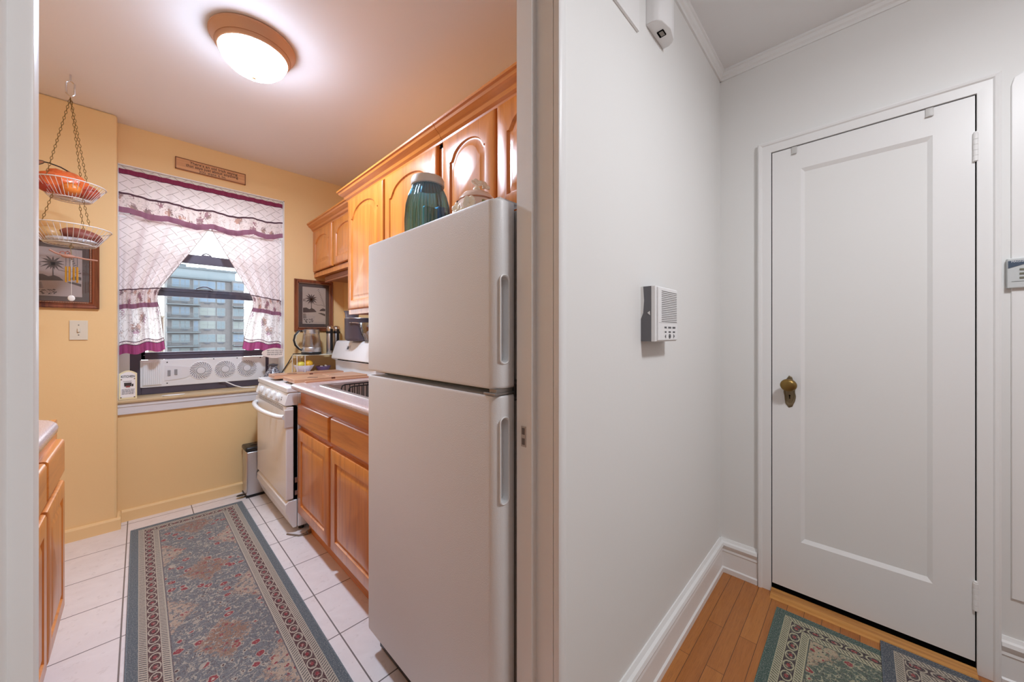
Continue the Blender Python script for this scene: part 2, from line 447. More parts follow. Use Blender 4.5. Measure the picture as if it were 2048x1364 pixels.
# window wall with its opening
OX0, OX1, OZ0, OZ1 = -.10, .829, .755, 2.295
wb = MB()
wb.box(-.95, OX0, WY, 3.72, 0, KZ); wb.box(OX1, 1.40, WY, 3.72, 0, KZ)
wb.box(OX0, OX1, WY, 3.72, 0, OZ0); wb.box(OX0, OX1, WY, 3.72, OZ1, KZ)
struct(wb.build('wall_back', M_yel))
struct(MB().box(-.95, -.85, PY1, WY, 0, KZ).build('wall_left', M_yel))
struct(MB().box(1.30, 1.40, PY1, WY, 0, KZ).build('wall_right', M_yel))
struct(MB().box(-.85, -.095, 3.29, WY, 0, KZ, .012).build('wall_column', M_yel))
# partition between hall and kitchen, doorway between X -.0724 and .656
pm = MB(); pm.box(-1.7, -.11, PY0, PY1, 0, KZ); pm.box(.70, 2.2, PY0, PY1, 0, KZ); pm.box(-.11, .70, PY0, PY1, 2.09, KZ)
struct(pm.build('wall_partition', M_white))
struct(MB().box(WX, 2.2, -2.4, PY0, 0, HZ).build('wall_door_side', M_white))
struct(MB().box(-1.7, -1.6, -2.4, PY0, 0, HZ).build('wall_hall_left', M_white))
struct(MB().box(-1.7, 2.2, -2.5, -2.4, 0, HZ).build('wall_hall_back', M_white))
# doorway lining: stop, jamb, casing (right and left)
def casing_side(name, sg, xj, xs):
    m = MB()
    m.box(*sorted((xs, xj+sg*.03)), .567 if sg > 0 else .590, PY1+.004, 0, 2.05)      # stop
    m.box(*sorted((xj, xj+sg*.03)), PY0-.001, PY1+.004, 0, 2.08)                           # jamb
    prof = [(0, 0), (0, .016), (.004, .019), (.022, .019), (.026, .016), (.031, .012), (.036, .0105), (.040, .0)]
    rings = []
    for z in (0, 2.12):
        rings.append([Vector((xj+sg*(.0+u), PY0-v, z)) for u, v in prof])
    m.loft(rings, True, True)
    return m.build(name, M_trim, smooth=40)
struct(casing_side('trim_1', 1, .672, .655))
lt = MB()
lt.box(-.12, -.0724, .590, PY1+.004, 0, 2.05, .003); lt.box(-.1095, -.0885, PY0+.0005, PY1+.003, 0, 2.08); lt.box(-.16, -.0885, .497, PY0, 0, 2.12, .004)
struct(lt.build('trim_2', M_trim, smooth=40))
struct(MB().box(-.088, .6715, .4975, PY0, 2.06, 2.1195).box(-.0884, .671, PY0+.0005, PY1+.0035, 2.050, 2.0895).build('trim_3', M_trim))
# strike plate on the right stop
sp = tag(MB().box(.6535, .655, .585, .600, .925, .975).build('strike_plate', plain('painted_metal', (190, 184, 180), .45, .3)), 'small painted metal strike plate on the kitchen door jamb', 'strike plate')
split(MB().box(.6528, .6538, .588, .597, .955, .971).box(.6528, .6538, .588, .597, .930, .946), 'keeper_hole', plain('dull_metal', (118, 112, 110), .5, .5), sp)

# baseboards and crown
def base_profile(h): 
    return [(0, 0), (.020, 0), (.020, h*.14), (.014, h*.17), (.012, h*.60), (.015, h*.64), (.013, h*.70), (.018, h*.76), (.022, h*.83), (.018, h*.90), (.010, h*.93), (.004, h*1.0), (0, h)]
BP = base_profile(.165)
struct(MB().profile(BP, (.712, PY0, 0), (WX, PY0, 0), (0, -1, 0)).build('baseboard_back', M_trim, smooth=25))
struct(MB().profile(BP, (WX, .352, 0), (WX, PY0, 0), (-1, 0, 0)).build('baseboard_right', M_trim, smooth=25))
struct(MB().profile(BP, (WX, -2.4, 0), (WX, -.350, 0), (-1, 0, 0)).build('baseboard_right', M_trim, smooth=25))
CP = [(0, 0), (.006, 0), (.008, -.008), (.008, -.02), (.013, -.022), (.013, -.030), (.0, -.046)]
CP = [(0, -.044), (.007, -.044), (.009, -.032), (.016, -.026), (.019, -.012), (.026, -.009), (.026, 0), (0, 0)]
struct(MB().profile(CP, (-1.6, PY0, HZ), (WX, PY0, HZ), (0, -1, 0)).build('trim_4', M_trim, smooth=25))
struct(MB().profile(CP, (WX, -2.4, HZ), (WX, PY0, HZ), (-1, 0, 0)).build('trim_5', M_trim, smooth=25))
KB = [(0, 0), (.016, 0), (.016, .062), (.010, .072), (0, .074)]
struct(MB().profile(KB, (-.079, WY, 0), (1.30, WY, 0), (0, -1, 0)).build('baseboard_window', M_yel, smooth=25))
struct(MB().profile(KB, (-.85, 3.29, 0), (-.079, 3.29, 0), (0, -1, 0)).profile(KB, (-.095, 3.291, 0), (-.095, WY, 0), (1, 0, 0)).build('baseboard_column', M_yel, smooth=25))

# ------------------------------------------------------------------ hall door
DX = WX-.010
dm = MB()
# slab with a single sunk panel, seen face looks along -X
def doorface():
    y0, y1, z0, z1 = -.2945, .2945, .040, 2.048
    w = y1-y0; h = z1-z0
    def R(ins, c, b=None):
        if b: a0, a1, b0, b1 = b
        else: a0, a1, b0, b1 = ins, w-ins, ins, h-ins
        return [Vector((DX-c, y0+u, z0+v)) for u, v in ((a0, b0), (a1, b0), (a1, b1), (a0, b1))]
    pb = (.098, .484, .228, 1.905)
    pi = (.112, .470, .246, 1.888)
    return [R(0, -.035), R(0, 0), R(0, 0, pb), R(0, -.011, pi)]
dm.loft(doorface(), True, True)
door = struct(dm.build('door_1', M_trim, smooth=20))
ft = door
# casing of the hall door
def frame_run(m, y_in, y_out, z_top_in, z_top_out, sg):
    pass
cs = MB()
cas = [(0, 0), (0, .016), (.020, .017), (.034, .017), (.038, .022), (.046, .024), (.051, .022), (.053, .012), (.053, 0)]
for sg, yi in ((1, .298), (-1, -.298)):
    cs.loft([[Vector((WX-v, yi+sg*u, z if z == 0 else 2.052+u)) for u, v in cas] for z in (0, 2.05)], True, True)
cs.loft([[Vector((WX-v, (yy+(u if yy > 0 else -u)), 2.052+u)) for u, v in cas] for yy in (-.298, .298)], True, True)
struct(cs.build('trim_6', M_trim, smooth=25))
struct(MB().box(WX-.0045, WX-.0005, -.2995, .2995, 0, .12).box(WX-.0045, WX-.0005, -.2995, .2995, 2.0, 2.0535).box(WX-.0045, WX-.0005, -.2995, -.26, .12, 2.0).box(WX-.0045, WX-.0005, .26, .2995, .12, 2.0).build('door_1_gap_shade', M_dark))  # black strips added in front of the wall to paint shade into the door gaps
bpy.data.objects['door_1_gap_shade'].name = 'door_gap_shade'
# brass knob on its ornate plate
kn = MB(); kc = (DX, .229, .973)
kn.lathe([(.011, 0), (.011, .022), (.016, .026), (.027, .034), (.031, .043), (.029, .052), (.020, .058), (.006, .060)], kc, 28, (-1, 0, 0), sx=.92, sy=1.0)
knob = kn.build('door_knob', M_brass, door, smooth=60); knob['label'] = 'aged brass oval door knob'
em = MB(); ol = []
for i in range(64):
    a = 2*PI*i/64; r = 1+.07*math.cos(7*a)+.03*math.cos(13*a)
    u = .021*r*math.cos(a)*(1.0-.12*math.sin(a)); v = .072*math.sin(a)*(1+.02*math.cos(9*a))
    ol.append((u, v))
P = lambda k, c: [Vector((DX-c, .229+u*k, .940+v*k)) for u, v in ol]
em.loft([P(1, 0), P(1, .002), P(.93, .004), P(.80, .0035), P(.72, .0025), P(.66, .004), P(.3, .0042)], False, True)
em.cyl((DX, .229, .917), (DX-.005, .229, .917), .0035, 10)
esc = em.build('escutcheon', M_brassd, door, smooth=30); esc['label'] = 'ornate dark brass escutcheon plate'
MB().cyl((DX-.0042, .229, .922), (DX-.0056, .229, .922), .0034, 12).box(DX-.0056, DX-.0042, .2275, .2305, .908, .922).build('keyhole', M_dark, esc)
for zc in (1.862, .272):
    hm = MB()
    for k in range(5): hm.lathe([(.0055, 0), (.0066, .0008), (.0066, .0185), (.0055, .0193)], (DX-.004, -.2955, zc-.049+k*.0195), 14)
    hm.sph((DX-.004, -.2955, zc+.051), .006, 10, 6); hm.box(DX-.0015, DX, -.318, -.296, zc-.045, zc+.045)
    hm.build('hinge', M_trim, door, smooth=40)
for i, yy in enumerate((.213, -.188)):
    hk = MB(); hk.box(DX-.004, DX-.0005, yy-.010, yy+.010, 2.018, 2.049, .0015); hk.box(DX-.009, DX-.004, yy-.010, yy+.010, 2.016, 2.021, .0015)
    o = hk.build('over_door_hook', plain('painted_hook_%d' % i, (200, 199, 196), .4), None, smooth=30)
    tag(o, ('small painted over-door hook near the knob side of the white door top', 'small painted over-door hook near the hinge side of the white door top')[i], 'door hook', 'over-door hooks')
# oak threshold
th = MB(); tp = [(0, 0), (.012, .002), (.016, .010), (.030, .012), (.034, .018), (.052, .022), (.0585, .020), (.0585, 0)]
th.loft([[Vector((1.998+u, y, v)) for u, v in tp] for y in (-.296, .296)], True, True)
struct(th.build('trim_8', wood('threshold_oak', (204, 146, 78), (150, 92, 40), 'Y', .4, coat=.1), smooth=25))

# ------------------------------------------------------------------ things on the hall walls
ic = thing('intercom', 'white wall intercom with slotted speaker and grey unpainted side', 'intercom', (1.235, PY0, 1.17))
ix0, ix1, iz0, iz1 = 1.14, 1.325, 1.178, 1.356
MB().box(ix0, ix1, PY0-.034, PY0+.002, iz0, iz1).build('back_box', M_greyp, ic)['label'] = 'dark grey unpainted box side'
MB().box(ix0-.0004, ix1, PY0-.0475, PY0-.034, iz0-.001, iz1+.001, .002).build('bezel', M_plas, ic)
fpn = MB().box(ix0+.012, ix1-.004, PY0-.052, PY0-.0475, iz0+.003, iz1-.003, .0015).build('faceplate', M_plas, ic)
gr = MB()
for k in range(17): 
    zz = iz1-.014-k*.0062; gr.box(ix0+.040, ix1-.012, PY0-.0526, PY0-.0518, zz-.0012, zz+.0012)
gr.build('speaker_grille', plain('slot_grey', (120, 118, 118), .6), fpn)
MB().box(ix0+.018, ix1-.006, PY0-.0524, PY0-.0519, iz0+.0605, iz0+.0612).build('seam', plain('seam_grey', (150, 150, 150), .6), fpn)
tm = plain('label_ink', (70, 70, 72), .6)
for k, (s, xx) in enumerate((('TALK', ix0+.072), ('DOOR', ix0+.108), ('LISTEN', ix0+.146))):
    text(s, (xx, PY0-.0523, iz0+.045), .0085, tm, 'lettering', fpn)
    text(s, (xx, PY0-.0523, iz0+.030), .0065, tm, 'lettering', fpn)
bt = MB(); 
bt.poly([(ix0+.066, PY0-.0522, iz0+.016), (ix0+.074, PY0-.0522, iz0+.010), (ix0+.074, PY0-.0522, iz0+.022)], (0, -.001, 0))
bt.poly([(ix0+.152, PY0-.0522, iz0+.016), (ix0+.142, PY0-.0522, iz0+.009), (ix0+.142, PY0-.0522, iz0+.023)], (0, -.001, 0))
bt.ring((ix0+.108, PY0-.0525, iz0+.016), .007, .0012, (0, 1, 0), 16, 6); bt.cyl((ix0+.108, PY0-.0522, iz0+.016), (ix0+.108, PY0-.0535, iz0+.016), .004, 12)
split(bt, 'button', plain('button_grey', (90, 90, 92), .5), fpn)
chip = MB().poly([(ix0-.0002, PY0-.031, 1.262), (ix0-.0002, PY0-.022, 1.270), (ix0-.0002, PY0-.030, 1.276)], (-.0006, 0, 0)).poly([(ix0-.0002, PY0, 1.356), (ix0-.0002, PY0-.008, 1.356), (ix0-.0002, PY0-.011, 1.31), (ix0-.0002, PY0-.008, 1.27), (ix0-.0002, PY0, 1.25)], (-.0008, 0, 0))
chip.build('paint_edge', M_white, ic)

sn = thing('motion_sensor', 'white wall motion sensor high beside the hall ceiling', 'sensor', (1.25, PY0, 2.23))
m = MB(); prof = []
pts = []
for (x, y) in ((1.178, 0), (1.178, .022), (1.184, .036), (1.197, .046), (1.25, .056), (1.303, .046), (1.316, .036), (1.322, .022), (1.322, 0)): pts.append((x, PY0-y))
m.loft([[Vector((x, y, z)) for x, y in pts] for z in (2.235, 2.40)], True, True)
m.build('housing', M_plas, sn, smooth=30, bev=.002)
MB().box(1.232, 1.262, PY0-.036, PY0-.014, 2.2335, 2.2352, .002).build('sensor_window', M_dark, sn)
MB().box(1.236, 1.258, PY0-.033, PY0-.020, 2.2325, 2.2338).build('lens', plain('sensor_lens', (140, 132, 124), .3), sn)

tag(MB().box(.80, 1.112, PY0-.008, PY0, 2.170, 2.49, .001).build('access_panel', M_trim), 'flush white painted access panel high on the hall wall left of the sensor', 'panel')

al = thing('alarm_keypad', 'alarm keypad with slate blue stripe on wall right of the white door', 'keypad', (WX, -.40, 1.36))
KY0, KY1 = -.361, -.49
MB().box(WX-.018, WX, KY1, KY0, 1.357, 1.458, .003).build('housing', plain('keypad_grey', (200, 204, 204), .4), al)
def AP(y, z, c=.0185): return Vector((WX-c, y, z))
MB().poly([AP(KY0-.002, 1.449), AP(KY1+.002, 1.449), AP(KY1+.002, 1.437), AP(-.40, 1.437), AP(KY0-.002, 1.424)], (-.0006, 0, 0)).build('stripe', plain('slate_blue', (72, 86, 104), .4), al)
text('MAGNUM ALERT', (WX-.0193, KY0-.008, 1.4455), .008, plain('pale_lettering', (225, 230, 235), .5), 'lettering', al, -PI/2, 'LEFT')
bm_ = MB()
for k in range(3): bm_.box(WX-.0205, WX-.018, -.412, -.386, 1.416-k*.014, 1.422-k*.014, .0008)
split(bm_, 'key', plain('key_olive', (120, 120, 104), .5), al)
MB().box(WX-.0188, WX-.018, KY1+.01, -.370, 1.3785, 1.3795).build('line', plain('line_grey', (96, 100, 98), .6), al)
# large flush panel right of the door
pr = MB()
pp = [(-.372, .30), (-.372, 2.05), (-.378, 2.075), (-.40, 2.085), (-1.0, 2.085), (-1.0, .30)]
pr.loft([[Vector((WX-c, y, z)) for y, z in pp] for c in (0, .006)], False, True)
struct(pr.build('trim_9', M_trim, smooth=20, bev=.002))

# hall rugs
RW, RL = .56, 1.5
def rug(name, x0, x1, y0, y1, z, mat, th=.006, along='X'):
    o = MB().box(x0, x1, y0, y1, z, z+th, .002, 1)
    return o.build(name, mat, None, uv=(lambda co: (co.y-y0, co.x-x0)) if along == 'X' else (lambda co: (co.x-x0, co.y-y0)))
r1 = rug('hall_rug', .60, 1.945, -.29, .262, 0, rugmat('green_runner', (66, 100, 88), (94, 114, 96), (208, 202, 164), (52, 32, 30), (164, 44, 44), .552, 1.345, 2), .007)
tag(r1, 'green-edged oriental runner on the hall floor, partly under the other rug', 'rug')
r2 = rug('hall_rug', .40, 2.003, -.62, -.057, .007, rugmat('slate_runner', (78, 88, 100), (104, 112, 116), (204, 190, 168), (66, 40, 44), (164, 50, 52), .563, 1.603, 5), .006)
tag(r2, 'slate-edged oriental rug lying over the green one by the white door', 'rug')
# kitchen runner
r3 = rug('kitchen_runner', -.037, .512, .90, 3.19, 0, rugmat('blue_grey_runner', (112, 125, 132), (136, 140, 144), (218, 206, 186), (92, 46, 48), (166, 50, 60), .549, 2.29, 0), .008, 'Y')
tag(r3, 'long blue-grey oriental runner down the kitchen floor', 'rug')

# ------------------------------------------------------------------ window
struct(MB().box(OX0, OX0+.006, WY+.001, 3.70, OZ0+.02, OZ1).box(OX1-.006, OX1, WY+.001, 3.70, OZ0+.02, OZ1).box(OX0, OX1, WY+.001, 3.70, OZ1-.006, OZ1)
       .box(OX0, -.045, 3.60, 3.70, OZ0, OZ1).box(.762, OX1, 3.60, 3.70, OZ0, OZ1).build('window_lining', M_trim)).name = 'trim_10'
struct(MB().profile([(0, 0), (.022, 0), (.028, .004), (.028, .014), (.022, .020), (-.27, .020), (-.27, 0)], (OX0+.001, WY, .758), (OX1-.001, WY, .758), (0, -1, 0)).build('window_sill', M_sillw, smooth=30)).name = 'trim_11'
struct(MB().box(OX0+.003, 1.0, WY-.014, WY, .686, .757, .003).box(OX0+.003, 1.0, WY-.018, WY, .735, .757, .002).build('trim_12', M_apron))
win = struct(MB().box(-.045, .010, 3.60, 3.68, .778, OZ1).box(.735, .762, 3.60, 3.68, .778, OZ1).box(.010, .735, 3.60, 3.68, .778, .828).box(.010, .735, 3.60, 3.68, 2.25, OZ1).build('window_1', M_sash, bev=.003))
def sash(nm, y, z0, z1, bot, top):
    s = MB().box(.010, .735, y, y+.028, z0, z0+bot).box(.010, .735, y, y+.028, z1-top, z1).box(.010, .030, y, y+.028, z0, z1).box(.715, .735, y, y+.028, z0, z1)
    s.box(.02, .725, y-.004, y, z0+bot*.55, z0+bot*.7)
    o = s.build(nm, M_sash, win, bev=.002)
    MB().box(.029, .716, y+.012, y+.016, z0+bot-.001, z1-top+.001).build('pane', M_glass, o)
    return o
ls = sash('lower_sash', 3.605, 1.022, 1.80, .052, .066); us = sash('upper_sash', 3.645, 1.482, 2.25, .062, .04)
hd = [(x, 3.635-.016*math.sin(PI*(x-.30)/.10)-.012, 1.545+.018*math.sin(PI*(x-.30)/.10)) for x in [.30+.01*i for i in range(11)]]
MB().tube(hd, .004, 8).build('sash_pull', M_sash, us, smooth=True)
MB().box(.33, .39, 3.606, 3.632, 1.80, 1.806).tube([(.335+.005*i, 3.615, 1.806+.014*math.sin(PI*i/10)) for i in range(11)], .004, 8).build('sash_lock', M_sash, ls, smooth=30)

# fan unit
fan = thing('window_fan', 'white three-fan window ventilator fitted under the raised sash', 'window fan', (.36, 3.615, .83))
FX0, FX1, FZ0, FZ1, FY = .004, .738, .829, 1.020, 3.590
MB().box(FX0, FX1, FY, FY+.012, FZ0, FZ1, .003).build('panel', M_plas, fan)
pl = MB().box(FX0+.012, FX0+.108, FY-.006, FY, FZ0+.012, FZ1-.012, .003)
for k in range(9): pl.box(FX0+.018+k*.0098, FX0+.0225+k*.0098, FY-.009, FY-.006, FZ0+.018, FZ1-.018, .001)
pl.build('pleated_extension', M_plas, fan)
fc = zz = (FZ0+FZ1)/2
for k, cx in enumerate((.325, .470, .610)):
    R = .066
    g = MB().ring((cx, FY-.001, fc+.004), R, .0025, (0, 1, 0), 40, 6)
    for i in range(24):
        a = 2*PI*i/24; pts = []
        for j in range(6):
            r = .026+(R-.026)*j/5; aa = a+.55*j/5; pts.append((cx+r*math.cos(aa), FY-.006+.003*j/5, fc+.004+r*math.sin(aa)))
        g.tube(pts, .0030, 5)
    o = g.build('fan_grille', plain('grille_%d' % k, (240, 240, 240), .4), fan, smooth=30)
    MB().lathe([(.024, 0), (.026, .003), (.024, .007), (.004, .009)], (cx, FY-.002, fc+.004), 28, (0, -1, 0)).build('hub', plain('hub_%d' % k, (226, 226, 228), .4), o, smooth=40)
    MB().ring((cx, FY-.008, fc+.004), .0262, .0013, (0, 1, 0), 32, 6).build('hub_ring', plain('hub_ring_%d' % k, (140, 136, 142), .5), o)
    MB().lathe([(R-.003, 0), (R-.003, .0012)], (cx, FY+.0005, fc+.004), 40, (0, -1, 0)).build('fan_well', plain('well_%d' % k, (176, 172, 180), .6), fan)
ct = MB().poly([(.128, FY-.0005, fc+.055), (.235, FY-.0005, fc+.040), (.262, FY-.0005, fc+.030), (.262, FY-.0005, fc-.030), (.235, FY-.0005, fc-.046), (.128, FY-.0005, fc-.058)], (0, -.003, 0)).build('control_panel', plain('control_white', (228, 228, 230), .4), fan)
split(MB().box(.142, .158, FY-.008, FY-.0035, fc-.022, fc+.018, .001).box(.178, .194, FY-.008, FY-.0035, fc-.018, fc+.022, .001), 'switch', plain('switch_grey', (150, 150, 152), .4), ct)
sc = MB()
for (x, z) in ((.14, FZ1-.02), (.14, FZ0+.02), (.40, FZ1-.008), (.545, FZ1-.008), (.70, FZ1-.012), (.70, FZ0+.016)): sc.cyl((x, FY-.002, z), (x, FY+.001, z), .004, 10)
split(sc, 'screw', M_black, fan)
cord = MB().tube([(.43, FY-.004, FZ0+.004), (.47, 3.575, FZ0+.002), (.52, 3.53, .80), (.56, 3.48, .786), (.60, 3.46, .783), (.64, 3.455, .783)], .004, 8)
cord.build('power_cord', M_plas, fan, smooth=True)

# curtain rod and curtains
CY = 3.435
tag(MB().cyl((OX0+.006, CY, 2.262), (OX1-.006, CY, 2.262), .007, 12).build('curtain_rod', M_plas, smooth=True), 'white tension rod gathering the top of the window valance', 'curtain rod')
def clothmat(name, base, kind=0, tl=.55):
    t = NT(name); uv = t.coord('UV'); u, v, _ = t.sep(uv); c = lin(base)
    if kind == 1:     # woven lattice of dashes
        u6 = t.ma('MULTIPLY', u, .62); p = t.ma('MULTIPLY', t.ma('ADD', u6, v), 17); q = t.ma('MULTIPLY', t.ma('SUBTRACT', u6, v), 17)
        def dash(a, b, o_):
            l = t.ma('LESS_THAN', t.ma('FRACT', a), .07)
            g = t.ma('LESS_THAN', t.ma('FRACT', t.ma('ADD', t.ma('ADD', t.ma('MULTIPLY', b, .5), o_), t.ma('MULTIPLY', t.ma('FLOOR', a), .5))), .80)
            return t.ma('MULTIPLY', l, g)
        f = t.ma('MAXIMUM', dash(p, q, 0.), dash(q, p, .36)); col = t.mix(t.ma('MULTIPLY', f, .6), c, lin((150, 128, 120)))
    elif kind in (2, 3):   # floral motifs
        w = t.noise(uv, 26 if kind == 2 else 14, 3, .6); w2 = t.noise(uv, 95, 2); d = t.vor(uv, 16 if kind == 2 else 7.5, .8)
        f = t.ma('MULTIPLY', t.ma('LESS_THAN', t.ma('ADD', d, t.ma('MULTIPLY', t.ma('SUBTRACT', w2, .5), .9)), .34 if kind == 2 else .30), .8)
        hue = t.ramp(t.noise(uv, 9, 1), [(.40, lin((150, 92, 110) if kind == 2 else (176, 108, 150))), (.5, lin((120, 96, 96))), (.62, lin((196, 140, 120)))])
        col = t.mix(f, c, hue)
        vine = t.ma('LESS_THAN', t.ma('ABSOLUTE', t.ma('SUBTRACT', w, .5)), .012); col = t.mix(t.ma('MULTIPLY', vine, .5), col, lin((140, 118, 108)))
    elif kind == 4:
        col = t.mix(t.ma('MULTIPLY', t.noise(t.mapping(uv, (60, 9, 1)), 2, 3), .6), c, lin([min(255, q*1.25+18) for q in base]))
    else: col = None
    n = t.n; d_ = n.new('ShaderNodeBsdfDiffuse'); tr = n.new('ShaderNodeBsdfTranslucent'); mx = n.new('ShaderNodeMixShader'); mx.inputs[0].default_value = tl
    for s_ in (d_, tr):
        if col is None: s_.inputs[0].default_value = c
        else: t.L(col, s_.inputs[0])
    t.L(d_.outputs[0], mx.inputs[1]); t.L(tr.outputs[0], mx.inputs[2]); t.L(mx.outputs[0], t.out.inputs[0]); return t.m
CM = [clothmat('curtain_weave', (248, 236, 236), 1, .38), clothmat('curtain_dark_braid', (92, 66, 76), 0, .2), clothmat('curtain_floral_band', (238, 222, 220), 2, .42),
      clothmat('curtain_mauve_stripe', (158, 112, 134), 0, .25), clothmat('curtain_burgundy', (126, 50, 76), 4, .2), clothmat('curtain_big_floral', (252, 248, 248), 3, .55),
      clothmat('curtain_purple_hem', (150, 70, 112), 4, .35), clothmat('curtain_ruffle', (240, 232, 220), 1, .4)]
def cloth(name, fn, zrows, us, label, cat):
    """fn(s, z) -> (x, y, z'); zrows = [(z, material below it)], top to bottom"""
    b = bmesh.new(); grid = []; mats = []
    zs = []
    for (za, mi), (zb, _) in zip(zrows, zrows[1:]):
        k = max(1, int(round((za-zb)/.018)))
        for i in range(k): zs.append(za-(za-zb)*i/k); mats.append(mi)
    zs.append(zrows[-1][0])
    uvl = b.loops.layers.uv.new('UVMap')
    for z in zs: grid.append([(b.verts.new(fn(i/us, z)), (i/us, z)) for i in range(us+1)])
    wid = (Vector(fn(1, zs[0]))-Vector(fn(0, zs[0]))).length
    for j in range(len(zs)-1):
        for i in range(us):
            q = (grid[j][i], grid[j+1][i], grid[j+1][i+1], grid[j][i+1])
            f = b.faces.new([v for v, _ in q]); f.material_index = mats[j]; f.smooth = True
            for lp, (_, (s_, z_)) in zip(f.loops, q): lp[uvl].uv = (s_*wid*1.15, z_)
    me = bpy.data.meshes.new(name); b.to_mesh(me); b.free()
    for m_ in CM: me.materials.append(m_)
    o = bpy.data.objects.new(name, me); COL.objects.link(o)
    return tag(o, label, cat)
def val(s, z):
    x = OX0+.008+(OX1-OX0-.016)*s
    sag = (2.27-z)/.3
    y = CY-.012+.007*math.sin(s*95)*(.6+.3*sag)+.016*sag*math.sin(s*21+1)+.006*math.sin(s*47)*sag
    dz = -.030*sag*math.sin(PI*min(1, max(0, s)))+.010*sag*math.sin(s*26+.5)
    return (x, y-.012*sag, z+dz+.004*math.sin(s*70)*(z > 2.275))
cloth('window_valance', val, [(2.292, 7), (2.272, 4), (2.242, 1), (2.238, 0), (2.118, 1), (2.106, 2), (2.022, 3), (1.985, 3)], 150, 'gathered white lattice valance with burgundy rod pocket and floral band', 'curtain')
def tier(sg):
    xo = OX0+.010 if sg > 0 else OX1-.010
    def f(s, z):
        # inner edge position measured from the outer side
        top, tie, hem = 1.99, 1.475, 1.07
        wt, wm, wh = (.455, .185, .215) if sg > 0 else (.455, .205, .262)
        if z > tie:
            t = (z-tie)/(top-tie); w = wm+(wt-wm)*(t**1.05)
        elif z > 1.36: w = wm-.010*math.sin(PI*(tie-z)/(tie-1.36))
        else: t = (1.36-z)/(1.36-hem); w = wm+(wh-wm)*t**.8
        if sg < 0 and z > tie: pass
        x = xo+sg*w*s
        fold = .013*math.sin(s*20+(.8 if sg > 0 else 2.0))+.006*math.sin(s*47)
        y = CY+.018+fold*(.6+.5*min(1, max(0, (1.99-z)/.4)))
        y -= .02*math.exp(-((z-1.42)/.08)**2)
        dz = (.03*s if sg > 0 else (.035*s-.012))*(1 if z < 1.5 else max(0, 1-(z-1.5)/.3))
        dz += .008*math.sin(s*13)*max(0, (1.5-z)/.4)
        return (x, y, z+dz)
    return f
rowsT = [(1.99, 0), (1.492, 1), (1.484, 2), (1.392, 3), (1.362, 5), (1.148, 1), (1.143, 0), (1.128, 1), (1.123, 6), (1.065, 6)]
for sg_, lab_ in ((1, 'left'), (-1, 'right')):
    tc_ = cloth('tier_curtain', tier(sg_), rowsT, 60, lab_+' tied-back lattice curtain with floral band and purple hem', 'curtain')
    MB().tube([Vector(tier(sg_)(.998, 1.985-.03*i)) for i in range(31)], .0018, 5).build('edge_stitching', plain('edge_taupe_'+lab_, (150, 128, 124), .8), tc_, smooth=True)
lr = tag(MB().cyl((OX0+.006, CY+.03, 1.97), (OX1-.006, CY+.03, 1.97), .006, 12).build('curtain_rod', M_plas, smooth=True), 'lower white tension rod carrying the tied-back curtains', 'curtain rod')

# wooden saying sign
sg = thing('wall_sign', 'narrow wooden sign with an old saying in Celtic letters above the window', 'sign', (.37, WY, 2.335))
SX0, SX1, SZ0, SZ1 = .172, .567, 2.345, 2.428
SM = wood('sign_wood', (218, 164, 112), (190, 128, 78), 'X', .5, coat=0)
MB().box(SX0, SX1, WY-.012, WY, SZ0, SZ1, .002).build('board', SM, sg)
eb = plain('sign_edge_brown', (132, 80, 40), .5)
MB().box(SX0, SX1, WY-.014, WY-.011, SZ0, SZ0+.006).box(SX0, SX1, WY-.014, WY-.011, SZ1-.005, SZ1).box(SX0, SX0+.005, WY-.014, WY-.011, SZ0, SZ1).box(SX1-.005, SX1, WY-.014, WY-.011, SZ0, SZ1).build('border', eb, sg)
for k, s_ in enumerate(("There's an old Irish saying", 'that says just about anything', 'you want it to.')):
    text(s_, ((SX0+SX1)/2+(.004 if k else .012), WY-.0125, SZ1-.0215-k*.0215), .0265, M_ink, 'lettering', sg, sx=.97)

# sill items
kp = thing('kitchen_plaque', 'tall cream plaque with KITCHEN heading and stove picture leaning in the window corner', 'plaque', (-.055, 3.50, .778))
kx0, kx1, ky = -.092, -.010, 3.43
lean = lambda z: ky+.012-(z-.778)*.0+ (z-.778)*.10
def KPt(u, v, c=0): return Vector((kx0+u*(kx1-kx0), lean(.778+v)-c, .778+v))
ol = [(0, 0), (1, 0), (1, .165)]+[(1-i/12, .165+.020*math.sin(PI*i/12)) for i in range(1, 12)]+[(0, .165)]
MB().poly([KPt(u, v) for u, v in ol], (0, .008, 0)).build('board', plain('cream_board', (238, 222, 178), .5), kp)
MB().poly([KPt(.09+u*.82, .010+v*.90, .0006) for u, v in ol], (0, .0004, 0)).build('paper', plain('plaque_paper', (240, 234, 230), .6), kp)
text('KITCHEN', tuple(KPt(.5, .146, .0016)), .0215, M_ink, 'lettering', kp, tilt=-.10, sx=.70, ext=.001)
sm = MB(); scribble(sm, lambda u, v: KPt(.16+u, .062+v, .002), .70, .0045, 4, .0007, 3, 5); sm.build('handwriting', plain('handwriting_ink', (84, 70, 92), .6), kp)
st = MB()
st.poly([KPt(.30, .082, .002), KPt(.68, .082, .002), KPt(.70, .106, .002), KPt(.28, .106, .002)], (0, .001, 0))
st.poly([KPt(.70, .080, .002), KPt(.80, .082, .002), KPt(.80, .098, .002), KPt(.70, .096, .002)], (0, .001, 0))
st.tube([KPt(.24+.05*i, .113+.004*(i % 2), .002) for i in range(10)], .001, 5)
st.build('stove_picture', M_ink, kp)
MB().poly([KPt(.38, .076, .0024), KPt(.62, .076, .0024), KPt(.60, .086, .0024), KPt(.40, .086, .0024)], (0, .001, 0)).build('red_detail', plain('dull_red', (150, 70, 66), .6), kp)
dots = MB()
